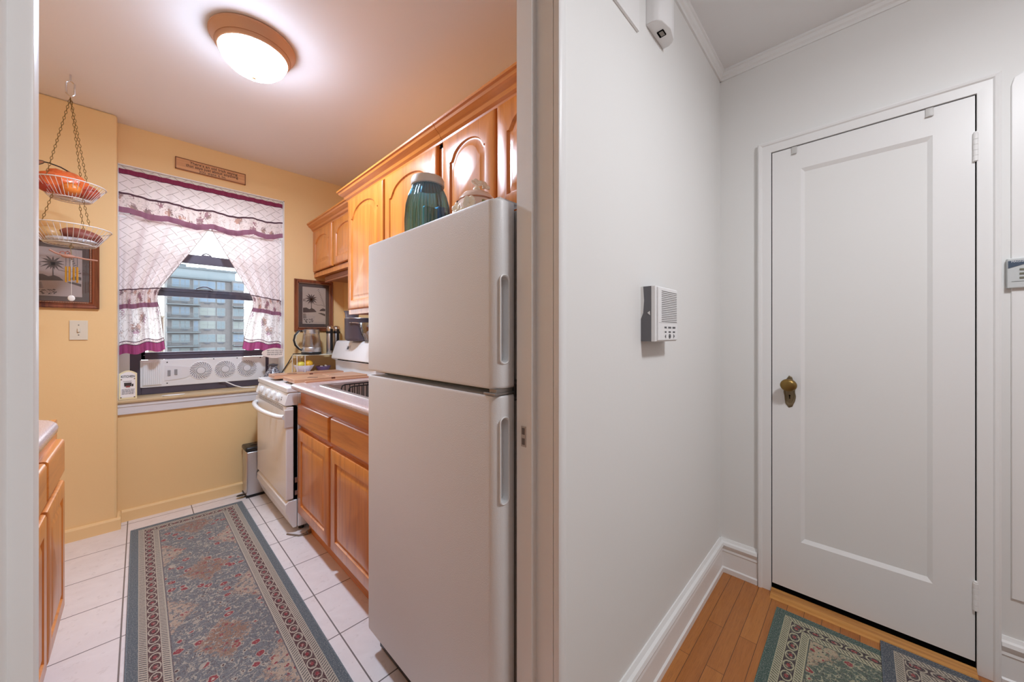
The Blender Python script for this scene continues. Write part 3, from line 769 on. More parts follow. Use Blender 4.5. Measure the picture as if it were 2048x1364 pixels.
for u, v in ((.14, .128), (.86, .130), (.12, .012), (.86, .012)): dots.cyl(KPt(u, v, .0005), KPt(u, v, .003), .0035, 8)
split(dots, 'stud', plain('stud_brown', (120, 96, 70), .5), kp)
tag(MB().lathe([(.052, 0), (.060, .004), (.056, .0055), (.03, .003), (.005, .0028)], (.165, 3.395+.02, .778), 36, sx=1.0, sy=.36).build('oval_dish', M_plas, smooth=40), 'small white oval dish lying on the tan window sill', 'dish')
ov = thing('oval_plaque', 'small oval cream wall plaque with script hanging right of the window fan', 'plaque', (.765, 3.50, 1.02))
oc = Vector((.765, 3.415, 1.05))
om = MB(); ops = [Vector((oc.x+.088*math.cos(2*PI*i/36), oc.y, oc.z+.040*math.sin(2*PI*i/36)*(1+.05*math.cos(8*PI*i/36)))) for i in range(36)]
om.poly(ops, (0, .008, 0)); om.build('board', plain('oval_cream', (240, 226, 214), .5), ov)
sm = MB(); scribble(sm, lambda u, v: Vector((oc.x-.055+u, oc.y-.0008, oc.z+.020+v)), .110, .010, 4, .0010, 9, 3); sm.build('script', M_ink, ov)
MB().tube([oc+Vector((-.02, .004, .038)), oc+Vector((.005, .010, .075)), oc+Vector((.02, .004, .038))], .001, 5).build('hanging_string', M_ink, ov)
# dark patterned round jar in the corner of the sill
dj = thing('speckled_jar', 'dark speckled round jar with lid on the right end of the sill', 'jar', (.775, 3.50, .778))
jm = NT('speckled_grey'); oo = jm.coord(); jm.set(color=jm.ramp(jm.noise(oo, 120, 3), [(.42, lin((70, 66, 74))), (.5, lin((120, 116, 124))), (.62, lin((200, 200, 205)))]), rough=.25)
MB().lathe([(.03, 0), (.042, .01), (.062, .045), (.066, .075), (.055, .105), (.034, .135), (.028, .150), (.029, .165)], (.765, 3.47, .778), 32).build('body', jm.m, dj, smooth=50)
MB().lathe([(.033, .165), (.036, .170), (.034, .176), (.012, .182), (.004, .184)], (.765, 3.47, .778), 28).build('lid', plain('pewter', (110, 108, 116), .3, .8), dj, smooth=50)
# ------------------------------------------------------------------ ceiling light
def dome(loc, R, label, strength, color, watts):
    t = thing('ceiling_light', label, 'ceiling light', loc)
    x, y, z = loc
    MB().lathe([(R*.97, 0), (R, -.006), (R, -.012), (R*.97, -.016), (R*.90, -.040), (R*.88, -.046), (R*.86, -.046), (R*.84, -.058), (R*.80, -.064), (R*.79, -.050)], loc, 56).build('rim', plain('copper_tan_rim', (206, 158, 122), .45, .25), t, smooth=35)
    g = NT('lit_frosted_glass'); g.set(color=lin((250, 246, 235)), rough=.4, emit=lin(color), estr=strength)
    MB().lathe([(R*.80, -.055), (R*.79, -.068), (R*.72, -.094), (R*.57, -.120), (R*.38, -.139), (R*.19, -.149), (R*.06, -.151)], loc, 48, cap=True).build('glass_bowl', g.m, t, smooth=True)
    MB().lathe([(.004, -.165), (.010, -.162), (.013, -.157), (.011, -.150)], loc, 20).build('finial', plain('finial_copper', (206, 150, 104), .4, .3), t, smooth=True)
    ld = bpy.data.lights.new('bulb', 'AREA'); ld.shape = 'DISK'; ld.size = R*1.15; ld.energy = watts; ld.color = lin(color)[:3]
    lo = bpy.data.objects.new('bulb', ld); COL.objects.link(lo); lo.location = (x, y, z-.150); lo.parent = t; lo.matrix_parent_inverse = Matrix.Translation(-Vector(t.location))
    return t
dome((.370, 2.02, KZ), .166, 'round frosted glass ceiling light with copper-tan rim on the kitchen ceiling', 50, (212, 231, 255), 29)
dome((.95, -.60, HZ), .19, 'round frosted glass ceiling light on the hall ceiling', 42, (246, 249, 255), 14)

# ------------------------------------------------------------------ refrigerator
fr = thing('refrigerator', 'white top-freezer refrigerator with textured doors beside the kitchen doorway', 'refrigerator', (.95, .99, 0))
fy0, fy1, fx = .632, 1.339, .60
MB().box(.676, 1.29, fy0+.006, fy1-.006, .03, 1.522, .004).build('cabinet', M_applg, fr)
MB().box(.664, .677, fy0+.012, fy1-.012, .05, 1.515).build('gasket', plain('gasket_grey', (120, 118, 108), .7), fr)
for q, (a, b) in enumerate(((1.066, 1.535), (.095, 1.048))):
    R = .03; pts = [(.665, fy0+.003), (.662, fy0)]
    for i in range(9): 
        an = PI*1.5-PI/2*i/8; pts.append((fx+R+R*math.cos(an), fy0+R+R*math.sin(an)))
    for i in range(9):
        an = PI-PI/2*i/8; pts.append((fx+.012+.012*math.cos(an), fy1-.012+.012*math.sin(an)))
    pts += [(.662, fy1), (.665, fy1-.003)]
    cx, cyy = .64, (fy0+fy1)/2
    def ins(k): return [((x-cx)*(1-k*8)+cx, (y-cyy)*(1-k*2.8)+cyy) for x, y in pts]
    rings = [[Vector((x, y, z)) for x, y in ins(k)] for k, z in ((.003, a), (.001, a+.002), (0, a+.007), (0, b-.007), (.001, b-.002), (.003, b))]
    d = MB().loft(rings, True, True).build('freezer_door' if q == 0 else 'door', M_fridge, None, smooth=35)
    za, zb = ((1.130, 1.345), (.782, .992))[q]
    hx = .629; hw = .0125; cap = []
    for i in range(13): cap.append((hx+hw*math.cos(PI*i/12), zb-hw+hw*math.sin(PI*i/12)))
    for i in range(13): cap.append((hx+hw*math.cos(PI+PI*i/12), za+hw+hw*math.sin(PI+PI*i/12)))
    C = MB().loft([[Vector((x, y, z)) for x, z in cap] for y in (fy0-.01, fy0+.020)], True, True).build('cutter', M_fridge)
    cut(d, C); adopt(d, fr)
    rim = MB().tube([(x, fy0+.0005, z) for x, z in [(hx+(x-hx)*1.22, z+(.0025 if z > (za+zb)/2 else -.0025)) for x, z in cap]], .0022, 6, True).build('recessed_handle', plain('handle_white_%d' % q, (226, 226, 226), .3), d, smooth=True)
hg = MB().box(.598, .668, fy0+.002, fy0+.045, 1.050, 1.056, .001).box(.604, .66, fy0+.004, fy0+.03, 1.056, 1.0655, .001).cyl((.628, fy0+.018, 1.046), (.628, fy0+.018, 1.068), .005, 10)
hg.box(.668, .6765, fy0+.004, fy0+.012, 1.03, 1.085).build('hinge', plain('hinge_steel', (150, 148, 146), .35, .6), fr)
split(MB().cyl((.672, fy0+.005, 1.076), (.672, fy0+.001, 1.076), .0035, 10).cyl((.672, fy0+.005, 1.038), (.672, fy0+.001, 1.038), .0035, 10), 'screw', M_steel, fr)
MB().box(.62, .70, fy0+.01, fy0+.05, 1.5355, 1.542, .001).build('hinge_cover', M_applg, fr)
MB().box(.64, .66, fy0+.02, fy1-.02, .01, .09).build('kick_grille', M_black, fr)
fm = MB()
for x, y in ((.70, fy0+.04), (.70, fy1-.04), (1.25, fy0+.04), (1.25, fy1-.04)): fm.cyl((x, y, 0), (x, y, .032), .018, 12)
split(fm, 'foot', M_black, fr)
FT = 1.5365
# blue ribbed jar
bj = thing('ribbed_glass_jar', 'tall blue ribbed glass jar with cream lid on top of the refrigerator', 'jar', (.765, 1.185, FT))
jx, jy = .768, 1.19; FT1 = 1.523
rib = lambda r, z, a: r*(1+.032*math.cos(36*a))
MB().lathe([(.060, .002), (.076, .012), (.083, .05), (.084, .11), (.080, .165), (.070, .205), (.058, .232), (.056, .242)], (jx, jy, FT1), 176, fn=rib, cap=False).build('body', M_bluegl, bj, smooth=60)
MB().cyl((jx, jy, FT1+.001), (jx, jy, FT1+.008), .066, 36).build('base', plain('blue_glass_base', (96, 140, 156), .15), bj)
MB().lathe([(.058, .240), (.062, .243), (.063, .262), (.058, .272), (.02, .275)], (jx, jy, FT1), 40).build('lid', plain('cream_lid', (214, 206, 196), .4), bj, smooth=40)
pk = MB(); pk.box(jx-.045, jx+.012, jy-.052, jy-.030, FT1+.012, FT1+.150, .006)
o = pk.build('packet', plain('pale_green_packet', (178, 206, 160), .4, bump=.3, bs=40), None); tag(o, 'pale green packet standing inside the blue ribbed jar', 'packet')
o = MB().box(jx+.018, jx+.052, jy-.050, jy-.006, FT1+.012, FT1+.165, .008).build('packet', plain('teal_packet', (50, 156, 190), .35, bump=.3, bs=40)); tag(o, 'teal blue packet standing inside the ribbed jar', 'packet')
# flowered cookie jar
cj = thing('cookie_jar', 'cream ceramic cookie jar with raised flowers on the refrigerator', 'jar', (.845, .985, FT))
qx, qy = .838, .985; M_cer = plain('cream_ceramic', (232, 208, 192), .2, coat=.5); M_cer2 = plain('ivory_petals', (242, 232, 212), .25, coat=.4)
MB().lathe([(.050, 0), (.062, .008), (.080, .05), (.085, .085), (.080, .120), (.066, .145), (.060, .150)], (qx, qy, FT1), 40).build('body', M_cer, cj, smooth=50)
MB().ring((qx, qy, FT1+.150), .063, .003, n=36).build('rim_line', plain('copper_band', (188, 128, 96), .3), cj, smooth=True)
ld = MB().lathe([(.064, .152), (.062, .160), (.048, .176), (.025, .186), (.006, .188)], (qx, qy, FT1), 36).build('lid', M_cer, cj, smooth=50)
def flower(m, c, r, nrm, k=5, rnd=None):
    q = Vector((0, 0, 1)).rotation_difference(Vector(nrm).normalized()).to_matrix()
    for i in range(k):
        a = 2*PI*i/k
        rot = q @ Matrix.Rotation(a, 3, 'Z') @ Matrix.Rotation(-.5, 3, 'Y')
        m.sph(Vector(c)+rot@Vector((r*.6, 0, r*.18)), r*.50, 12, 8, sx=1, sy=.95, sz=.34, rot=rot)
    m.sph(Vector(c)+q@Vector((0, 0, r*.15)), r*.24, 8, 6)
m = MB(); flower(m, (qx-.012, qy-.012, FT1+.200), .024, (-.4, -.8, .7)); flower(m, (qx+.020, qy-.012, FT1+.202), .024, (.1, -.9, .6)); m.sph((qx, qy, FT1+.192), .014, 12, 8); m.build('knob_flowers', M_cer2, ld, smooth=True)
m = MB()
for (a, z, r) in ((3.75, .115, .026), (3.45, .075, .030), (4.15, .085, .028), (3.2, .10, .024), (3.9, .050, .026), (4.55, .11, .018)):
    rr = .082; n_ = (math.cos(a), math.sin(a), .1); flower(m, (qx+rr*n_[0], qy+rr*n_[1], FT1+z), r, n_)
m.build('flowers', M_cer2, cj, smooth=True)
m = MB()
for (a, z) in ((4.35, .118), (3.6, .06), (3.95, .10), (4.0, .03)):
    n_ = Vector((math.cos(a), math.sin(a), 0)); c = Vector((qx, qy, FT1+z))+n_*.088; m.sph(c, .016, 10, 6, sx=1, sy=.3, sz=.5, rot=Matrix.Rotation(a+PI/2, 3, 'Z')@Matrix.Rotation(.7, 3, 'Y'))
m.build('leaves', plain('olive_leaf', (150, 146, 84), .35), cj, smooth=True)
tag(MB().lathe([(.022, 0), (.026, .01), (.026, .19), (.022, .20), (.006, .202)], (.885, 1.13, FT1), 24).build('brown_bottle', plain('dark_brown_glass', (78, 42, 34), .2), smooth=40), 'dark brown bottle barely showing behind the flowered cookie jar', 'bottle')

# ------------------------------------------------------------------ wall cabinets, right run
def crown(m, xf, y0, y1, z0, mitre_far=True, mitre_near=False):
    pr = [(0, 0), (.006, 0), (.008, .010), (.018, .018), (.024, .030), (.038, .040), (.046, .046), (.050, .056), (.058, .060), (.058, .070), (0, .070)]
    ringa = [Vector((xf-u, y0-(u if mitre_near else 0), z0+v)) for u, v in pr]; ringb = [Vector((xf-u, y1+(u if mitre_far else 0), z0+v)) for u, v in pr]
    m.loft([ringa, ringb], True, not mitre_far)
    if mitre_far:
        ringc = [Vector((1.30, y1+u, z0+v)) for u, v in pr]; m.loft([ringb, ringc], False, True)
def wall_cab(label, y0, y1, z0, z1, xf, doors, zd0, arch, cr=(True, False), end=None):
    t = thing('wall_cabinet', label, 'cabinet', (1.30, (y0+y1)/2, z0))
    MB().box(xf+.021, 1.298, y0, y1, z0, z1+.06).build('carcass', M_oakZ, t, bev=.001)
    MB().box(xf+.001, xf+.022, y0, y1, z0-.001, z0+.035).box(xf+.001, xf+.022, y0, y1, z1-.02, z1+.05).box(xf+.001, xf+.022, y0, y0+.03, z0+.03, z1).box(xf+.001, xf+.022, y1-.03, y1, z0+.03, z1).build('face_frame', M_oakZ, t)
    for a, b in doors: panel_door('door', a, b, zd0, z1-.005, xf, -1, M_oakZ, t, arch=arch)
    m = MB(); crown(m, xf, y0, y1, z1, *cr); m.build('crown_moulding', M_oakY, t, smooth=20)
    return t
wall_cab('tall honey oak wall cabinet with arched doors between refrigerator and stove', 1.362, 2.428, 1.333, 2.072, .962, ((1.392, 1.893), (1.915, 2.40)), 1.362, .075, cr=(True, False))
wall_cab('honey oak wall cabinet with arched doors above the refrigerator', .615, 1.36, 1.64, 2.072, .962, ((.632, .993), (1.003, 1.345)), 1.662, .06, cr=(False, False))
wall_cab('short honey oak wall cabinet with arched doors over the stove', 2.432, 3.398, 1.693, 2.076, 1.052, ((2.945, 3.37), (2.46, 2.905)), 1.735, .05, cr=(False, False))
tag(MB().box(1.09, 1.298, 2.50, 3.25, 1.655, 1.690, .004).box(1.09, 1.12, 2.50, 3.25, 1.640, 1.656, .003).build('range_hood', plain('brown_hood', (150, 92, 62), .4)), 'slim brown hood under the short oak cabinet above the stove', 'range hood')
MB
# ------------------------------------------------------------------ base cabinet, counter and sink, right run
bc = thing('base_cabinet', 'oak sink base cabinet with two doors between stove and refrigerator', 'cabinet', (.98, 1.9, 0))
by0, by1 = 1.345, 2.442
MB().box(.70, 1.298, by0, by0+.018, .115, .864).box(.70, 1.298, by1-.018, by1, .115, .864).box(.70, 1.298, by0+.018, by1-.018, .115, .133).box(1.285, 1.298, by0+.018, by1-.018, .133, .864).build('carcass', M_oakZ, bc)
MB().box(.682, .702, by0, by1, .115, .864).build('face_frame', M_oakY, bc)
for a, b in ((1.385, 1.898), (1.922, 2.432)):
    panel_door('door', a, b, .127, .632, .682, -1, M_oakZ, bc, 0, .060, .022)
    slab_front('drawer', a, b, .655, .785, .682, -1, M_oakY, bc, .022)
MB().box(.722, .74, by0, by1-.02, 0, .115).build('toe_kick', M_oakY, bc)
ctop = MB()
cpts = [(1.298, 0), (.66, 0), (.645, .002), (.634, .009), (.629, .019), (.631, .030), (.638, .037), (.650, .040), (1.298, .040)]
ctop.loft([[Vector((x, y, .866+z)) for x, z in cpts] for y in (by0, by1)], True, True)
co = ctop.build('countertop', M_lam, None, smooth=50)
C = MB().box(.735, 1.16, 1.50, 2.235, .80, 1.0, .03, 3).build('cutter', M_lam); cut(co, C)
tag(co, 'pink-grey laminate countertop with rounded edge beside the stove', 'countertop')
MB().box(.70, 1.29, by1-.034, by1-.002, .9055, .915, .002).build('reflection_strip', wood('reflection_brown', (196, 140, 104), (160, 104, 70), 'X', .35), co)['label'] = 'brown strip standing in for boards reflected in the counter'  # reflection of the burner boards in the counter, put in as a brown strip
sk = thing('sink', 'stainless steel sink set in the pink-grey countertop', 'sink', (.95, 1.87, .9))
def rr(x0, x1, y0, y1, r, z, n=6):
    P = []
    for cx, cy, a0 in ((x1-r, y1-r, 0), (x0+r, y1-r, PI/2), (x0+r, y0+r, PI), (x1-r, y0+r, 1.5*PI)):
        for i in range(n+1): a = a0+PI/2*i/n; P.append(Vector((cx+r*math.cos(a), cy+r*math.sin(a), z)))
    return P
MB().loft([rr(.715, 1.18, 1.48, 2.255, .04, .9062), rr(.717, 1.178, 1.482, 2.253, .04, .9100), rr(.727, 1.168, 1.492, 2.243, .04, .9110), rr(.742, 1.153, 1.507, 2.228, .045, .9085),
           rr(.748, 1.147, 1.513, 2.222, .05, .900), rr(.752, 1.143, 1.517, 2.218, .05, .77), rr(.775, 1.12, 1.54, 2.195, .05, .750), rr(.9, 1.0, 1.8, 1.9, .045, .748)], False, True).build('basin', M_steel, sk, smooth=50)
MB().lathe([(.03, 0), (.03, .004), (.024, .006)], (.95, 1.85, .749), 24).build('drain', M_chrome, sk)
fa = MB().lathe([(.024, 0), (.024, .02), (.012, .03)], (1.21, 1.87, .906), 20).tube([(1.21, 1.87, .93), (1.21, 1.87, 1.08), (1.19, 1.87, 1.13), (1.14, 1.87, 1.15), (1.08, 1.87, 1.13), (1.06, 1.87, 1.09)], .010, 12)
tag(fa.build('faucet', M_chrome, smooth=True), 'chrome faucet standing behind the steel sink', 'faucet')
rk = MB()
rx0, rx1, ry = .81, .93, 1.66
zt, zb_ = .920, .775
for yy in (1.97, 2.07):
    rk.tube([(.78, yy, zb_), (.78, yy, zt-.02), (.785, yy, zt-.006), (.80, yy, zt), (1.06, yy, zt), (1.075, yy, zt-.006), (1.08, yy, zt-.02), (1.08, yy, zb_)], .0035, 8)
for xx in (.78, 1.08): rk.tube([(xx, 1.97, zt-.03), (xx, 2.07, zt-.03)], .003, 6); rk.tube([(xx, 1.97, zb_), (xx, 2.07, zb_)], .003, 6)
for i in range(11): rk.tube([(.80+.026*i, 1.97, zt), (.80+.026*i, 1.97, zb_+.01), (.80+.026*i, 1.98, zb_), (.80+.026*i, 2.07, zb_), (.80+.026*i, 2.07, zt)], .0025, 6)
tag(rk.build('dish_rack', M_black, smooth=True), 'small black wire rack standing in the steel sink', 'dish rack')

# left run
lc = thing('base_cabinet', 'oak base cabinet with doors at the left kitchen edge under the rounded counter', 'cabinet', (-.5, 1.5, 0))
MB().box(-.848, -.245, .70, 2.285, .115, .864).build('carcass', M_oakZ, lc)
MB().box(-.246, -.226, .70, 2.285, .115, .864).build('face_frame', M_oakY, lc)
for a, b in ((1.888, 2.262), (1.49, 1.866), (1.08, 1.46)):
    panel_door('door', a, b, .127, .628, -.226, 1, M_oakZ, lc, 0, .055, .022); slab_front('drawer', a, b, .655, .790, -.226, 1, M_oakY, lc, .022)
MB().box(-.30, -.28, .70, 2.27, 0, .115).build('toe_kick', M_oakY, lc)
def ledge(ins, z):
    P = [(-.848, .70), (-.19-ins, .70)]; R = .16
    for i in range(13): a = PI/2*i/12; P.append((-.19-ins-R+R*math.cos(a), 2.11-ins-R+R*math.sin(a)))
    P.append((-.848, 2.11-ins)); return [Vector((x, y, z)) for x, y in P]
o = MB().loft([ledge(.008, .866), ledge(.0015, .872), ledge(0, .884), ledge(.003, .896), ledge(.010, .904), ledge(.02, .906)], True, True).build('countertop', M_lam, smooth=60)
tag(o, 'pink-grey laminate countertop with rounded corner at the left kitchen edge', 'countertop')

# ------------------------------------------------------------------ stove
sv = thing('gas_stove', 'white gas stove with towel-bar oven handle and four knobs', 'stove', (.95, 2.84, 0))
sy0, sy1 = 2.462, 3.215
MB().box(.672, 1.24, sy0, sy1, .03, .845).build('body', M_appl, sv, bev=.003)
MB().box(.655, .673, sy0+.012, sy1-.012, .17, .76).build('oven_cavity_gap', M_dark, sv)
od = MB().box(.608, .650, sy0+.002, sy1-.002, .205, .765, .006, 3).build('oven_door', M_appl, sv)
MB().loft([[Vector((.6085, a, b)) for a, b in q] for q in ([(sy0+.16, .40), (sy1-.16, .40), (sy1-.16, .60), (sy1-.22, .64), (sy0+.22, .64), (sy0+.16, .60)],)], False, True).build('window_panel', plain('pale_oven_glass', (226, 226, 226), .08), od)
hb = MB(); hp = []
for i in range(21):
    t = i/20; y = sy0+.01+(sy1-sy0-.02)*t; hp.append((.600-.048*math.sin(PI*t)**.55, y, .705))
hb.tube(hp, .014, 10); hb.build('handle', M_appl, od, smooth=True)
split(MB().box(.600, .648, sy0-.001, sy0+.018, .640, .748, .003).box(.600, .648, sy1-.018, sy1+.001, .640, .748, .003), 'handle_bracket', plain('bracket_white', (214, 208, 204), .35), od)
vt = MB()
for r in range(3):
    for i in range(26): vt.box(.6070, .6085, sy0+.06+i*.0245, sy0+.074+i*.0245, .738+r*.0085, .7425+r*.0085)
vt.build('vent_slots', plain('slot_dark', (130, 130, 134), .6), od)
# sloped control panel
cpn = MB(); cp = [(.672, .772), (.606, .772), (.600, .776), (.618, .842), (.630, .846), (.672, .846)]
cpn.loft([[Vector((x, y, z)) for x, z in cp] for y in (sy0, sy1)], True, True)
cpo = cpn.build('control_panel', M_appl, sv, smooth=25, bev=.002)
nv = Vector((-.965, 0, .262)); 
for k, yy in enumerate((2.62, 2.745, 2.875, 3.06)):
    c = Vector((.608, yy, .808))
    k_ = MB().lathe([(.027, 0), (.026, .010), (.022, .014), (.020, .020), (.006, .022)], c, 28, nv)
    q = Vector((0, 0, 1)).rotation_difference(nv).to_matrix()
    k_.loft([[c+q@Vector((sx*.021, sy*.006, z)) for sx, sy in ((-1, -1), (1, -1), (1, 1), (-1, 1))] for z in (.012, .032)], True, True)
    k_.build('knob', plain('knob_white_%d' % k, (232, 232, 230), .3), cpo, smooth=35)
dm_ = MB()
for yy in (2.555, 2.68, 2.81, 2.985): dm_.cyl(Vector((.609, yy, .814)), Vector((.609, yy, .814))+nv*.002, .003, 8).box(.604, .607, yy-.001, yy+.001, .792, .806)
split(dm_, 'dial_mark', M_ink, cpo)
MB().box(.612, 1.18, sy0-.002, sy1+.002, .847, .882, .008, 3).build('cooktop', M_appl, sv)
bd = MB().box(.625, .67, sy0, sy1, .03, .20)
MB().loft([[Vector((x, y, z)) for x, z in ((.668, .03), (.646, .03), (.606, .135), (.606, .178), (.622, .196), (.668, .196))] for y in (sy0+.003, sy1-.003)], True, True).build('bottom_drawer', M_appl, sv, smooth=20, bev=.003)
bd.b.free()
gm = MB()
for gy in (2.66, 3.02):
    for gx in (.77, 1.02):
        gm.ring((gx, gy, .888), .085, .004, n=24, m=6); gm.lathe([(.04, 0), (.04, .008), (.03, .010)], (gx, gy, .882), 20)
        for a in range(4): gm.tube([(gx+.03*math.cos(a*PI/2), gy+.03*math.sin(a*PI/2), .892), (gx+.115*math.cos(a*PI/2), gy+.115*math.sin(a*PI/2), .892)], .004, 6)
gm.build('burner_grate', M_black, sv, smooth=40)
bg = MB(); gp = [(1.24, .86), (1.165, .86), (1.160, .985), (1.128, .998), (1.130, 1.02), (1.165, 1.135), (1.180, 1.150), (1.27, 1.150), (1.27, .86)]
bg.loft([[Vector((x, y, z)) for x, z in gp] for y in (sy0, sy1)], True, True); bgo = bg.build('backguard', M_appl, sv, smooth=25, bev=.006)
MB().box(1.1275, 1.131, sy0+.02, sy1-.14, .992, .998).build('backguard_slot', M_dark, bgo)
dv = Vector((-.956, 0, .29))
def BGp(y, s, o=0): a = Vector((1.130, y, 1.02)); b_ = Vector((1.165, y, 1.135)); return a+(b_-a)*s+dv.normalized()*o*1.0
MB().loft([[BGp(2.96, .45, .0008), BGp(2.88, .45, .0008), BGp(2.88, .82, .0008), BGp(2.96, .82, .0008)], [BGp(2.96, .45, .002), BGp(2.88, .45, .002), BGp(2.88, .82, .002), BGp(2.96, .82, .002)]], True, True).build('display_frame', plain('display_frame_white', (222, 222, 224), .3), bgo)
MB().loft([[BGp(2.935, .53, .002), BGp(2.90, .53, .002), BGp(2.90, .74, .002), BGp(2.935, .74, .002)], [BGp(2.935, .53, .003), BGp(2.90, .53, .003), BGp(2.90, .74, .003), BGp(2.935, .74, .003)]], True, True).build('clock_display', plain('display_grey', (88, 90, 96), .3), bgo)
lg = MB()
for x, y in ((.70, sy0+.04), (.70, sy1-.04), (1.2, sy0+.04), (1.2, sy1-.04)): lg.cyl((x, y, 0), (x, y, .031), .015, 12)
split(lg, 'foot', M_black, sv)
split(MB().box(.657, .671, sy0+.004, sy0+.012, .30, .33).box(.657, .671, sy0+.004, sy0+.012, .225, .25), 'door_hinge', M_steel, sv)
tag(MB().tube([(.615, 2.47, .004), (.66, 2.40, .004), (.70, 2.385, .005)], .005, 6).tube([(.70, 2.385, .01), (.74, 2.40, .015), (.80, 2.43, .02)], .012, 8).build('floor_bracket', plain('worn_metal', (140, 128, 116), .5, .5), smooth=True), 'worn metal bracket on the floor at the near foot of the stove', 'bracket')
tag(MB().tube([(.74, 2.449, .02), (.74, 2.449, .09), (.78, 2.449, .10)], .010, 8).box(.745, .80, 2.444, 2.456, .005, .06, .002).build('gas_pipe', M_black, smooth=True), 'black pipe fitting in the gap between stove and base cabinet', 'pipe')

# burner cover boards
def board(label, x0, x1, y0, y1, z0, rot=0):
    t = thing('burner_cover', label, 'board', ((x0+x1)/2, y0, z0), 'wooden burner covers')
    h = (x0+x1)/2
    split(MB().box(x0, h-.012, y0, y1, z0, z0+.024, .002).box(h+.012, x1, y0, y1, z0, z0+.024, .002), 'plank', M_brdX, t); MB().box(h-.013, h+.013, y0+.03, y1-.03, z0+.004, z0+.020).build('batten', M_brdX, t)
    MB().box(h-.014, h+.014, y0+.003, y0+.028, z0+.001, z0+.023, .001).build('joint', plain('joint_brown', (112, 62, 44), .4), t)
    f = MB()
    for x in (x0+.05, x1-.05):
        for y in (y0+.03, y1-.03): f.cyl((x, y, z0-.012), (x, y, z0+.001), .012, 10)
    split(f, 'foot', M_black, t)
    MB().tube([(x0+.09+.008*i, y0+.06+.02*math.sin(i*.8), z0+.0255) for i in range(8)], .0012, 5).build('burnt_mark', M_ink, t)
    return t
board('wooden burner cover lying across the near burners beside the countertop', .664, 1.120, 2.50, 2.76, .896)
board('wooden burner cover lying across the far burners by the fruit bowls', .640, 1.095, 2.86, 3.03, .896)

# shelf riser with kettle and thermoses
tag(MB().box(.85, 1.298, 3.222, 3.398, .858, .882, .003).box(.85, .87, 3.36, 3.398, .40, .858).build('filler_shelf', M_lam), 'narrow laminate shelf filling the gap between stove and window wall', 'shelf')
rs = thing('shelf_riser', 'white wire shelf riser in the corner between stove and window wall', 'shelf', (1.05, 3.30, .883))
RZ = 1.034
m = MB().box(.872, 1.25, 3.232, 3.37, RZ-.006, RZ, .002)
m.build('shelf', plain('cream_wire_shelf', (228, 222, 200), .4), rs)
m = MB()
for x in (.877, .935, 1.245):
    for y in (3.237, 3.365): m.tube([(x, y, .883), (x, y, RZ-.003)], .003, 6)
split(m, 'leg', M_wire, rs)
kt = thing('electric_kettle', 'glass and steel electric kettle on the white shelf riser', 'kettle', (.955, 3.13, RZ))
kx, ky2 = .998, 3.290
MB().lathe([(.072, 0), (.075, .004), (.075, .018), (.073, .022)], (kx, ky2, RZ), 36).build('power_base', M_black, kt, smooth=40)
MB().lathe([(.073, .022), (.075, .026), (.073, .060), (.072, .062)], (kx, ky2, RZ), 40).build('steel_base', M_steel, kt, smooth=40)
MB().lathe([(.071, .063), (.070, .09), (.065, .14), (.060, .175)], (kx, ky2, RZ), 40, cap=False).build('glass_body', M_gtint, kt, smooth=True)
MB().lathe([(.0605, .172), (.061, .176), (.058, .205), (.052, .210), (.01, .213)], (kx, ky2, RZ), 40).build('lid', M_steel, kt, smooth=40)
MB().poly([(kx-.052, ky2-.03, RZ+.205), (kx-.078, ky2-.035, RZ+.203), (kx-.058, ky2-.03, RZ+.18)], (0, .03, 0)).build('spout', M_steel, kt)
hv = Vector((-.70, .0, 0)).normalized()
hp = [Vector((kx-.055, ky2, RZ+.195)), Vector((kx-.095, ky2, RZ+.195)), Vector((kx-.122, ky2, RZ+.16)), Vector((kx-.130, ky2, RZ+.12)), Vector((kx-.120, ky2, RZ+.08)), Vector((kx-.095, ky2, RZ+.05)), Vector((kx-.070, ky2, RZ+.035))]
MB().tube(hp, .007, 8).build('handle', M_black, kt, smooth=True)
MB().tube([p+Vector((.012, -.001, 0)) for p in hp[1:-1]], .004, 6).build('handle_inlay', plain('pale_inlay', (214, 208, 186), .3), kt, smooth=True)
MB().tube([(kx-.05, ky2+.02, RZ+.008), (kx-.115, 3.36, RZ+.006), (.855, 3.388, .97), (.80, 3.392, .875)], .004, 6).build('power_cord', M_black, kt, smooth=True)
for k, (x, y, s_) in enumerate(((1.140, 3.275, 1.0), (1.212, 3.33, 1.0))):
    tt = thing('thermos', ('steel thermos with black strap standing right of the kettle', 'steel thermos half hidden behind the grey pot')[k], 'thermos', (x, y, RZ), 'steel thermos flasks')
    z0 = RZ
    MB().lathe([(.026, 0), (.029, .004), (.029, .185), (.027, .19)], (x, y, z0), 28).build('body', M_steel, tt, smooth=40)
    MB().lathe([(.029, .190), (.030, .195), (.030, .215), (.024, .236), (.012, .243)], (x, y, z0), 28).build('cup_lid', plain('brushed_cap_%d' % k, (196, 176, 158), .25, .9), tt, smooth=50)
    MB().lathe([(.0305, .176), (.0315, .178), (.0315, .192), (.0305, .194)], (x, y, z0), 28, cap=False).box(x-.010, x+.012, y-.034, y-.028, z0+.03, z0+.215, .002).build('strap', M_black, tt)

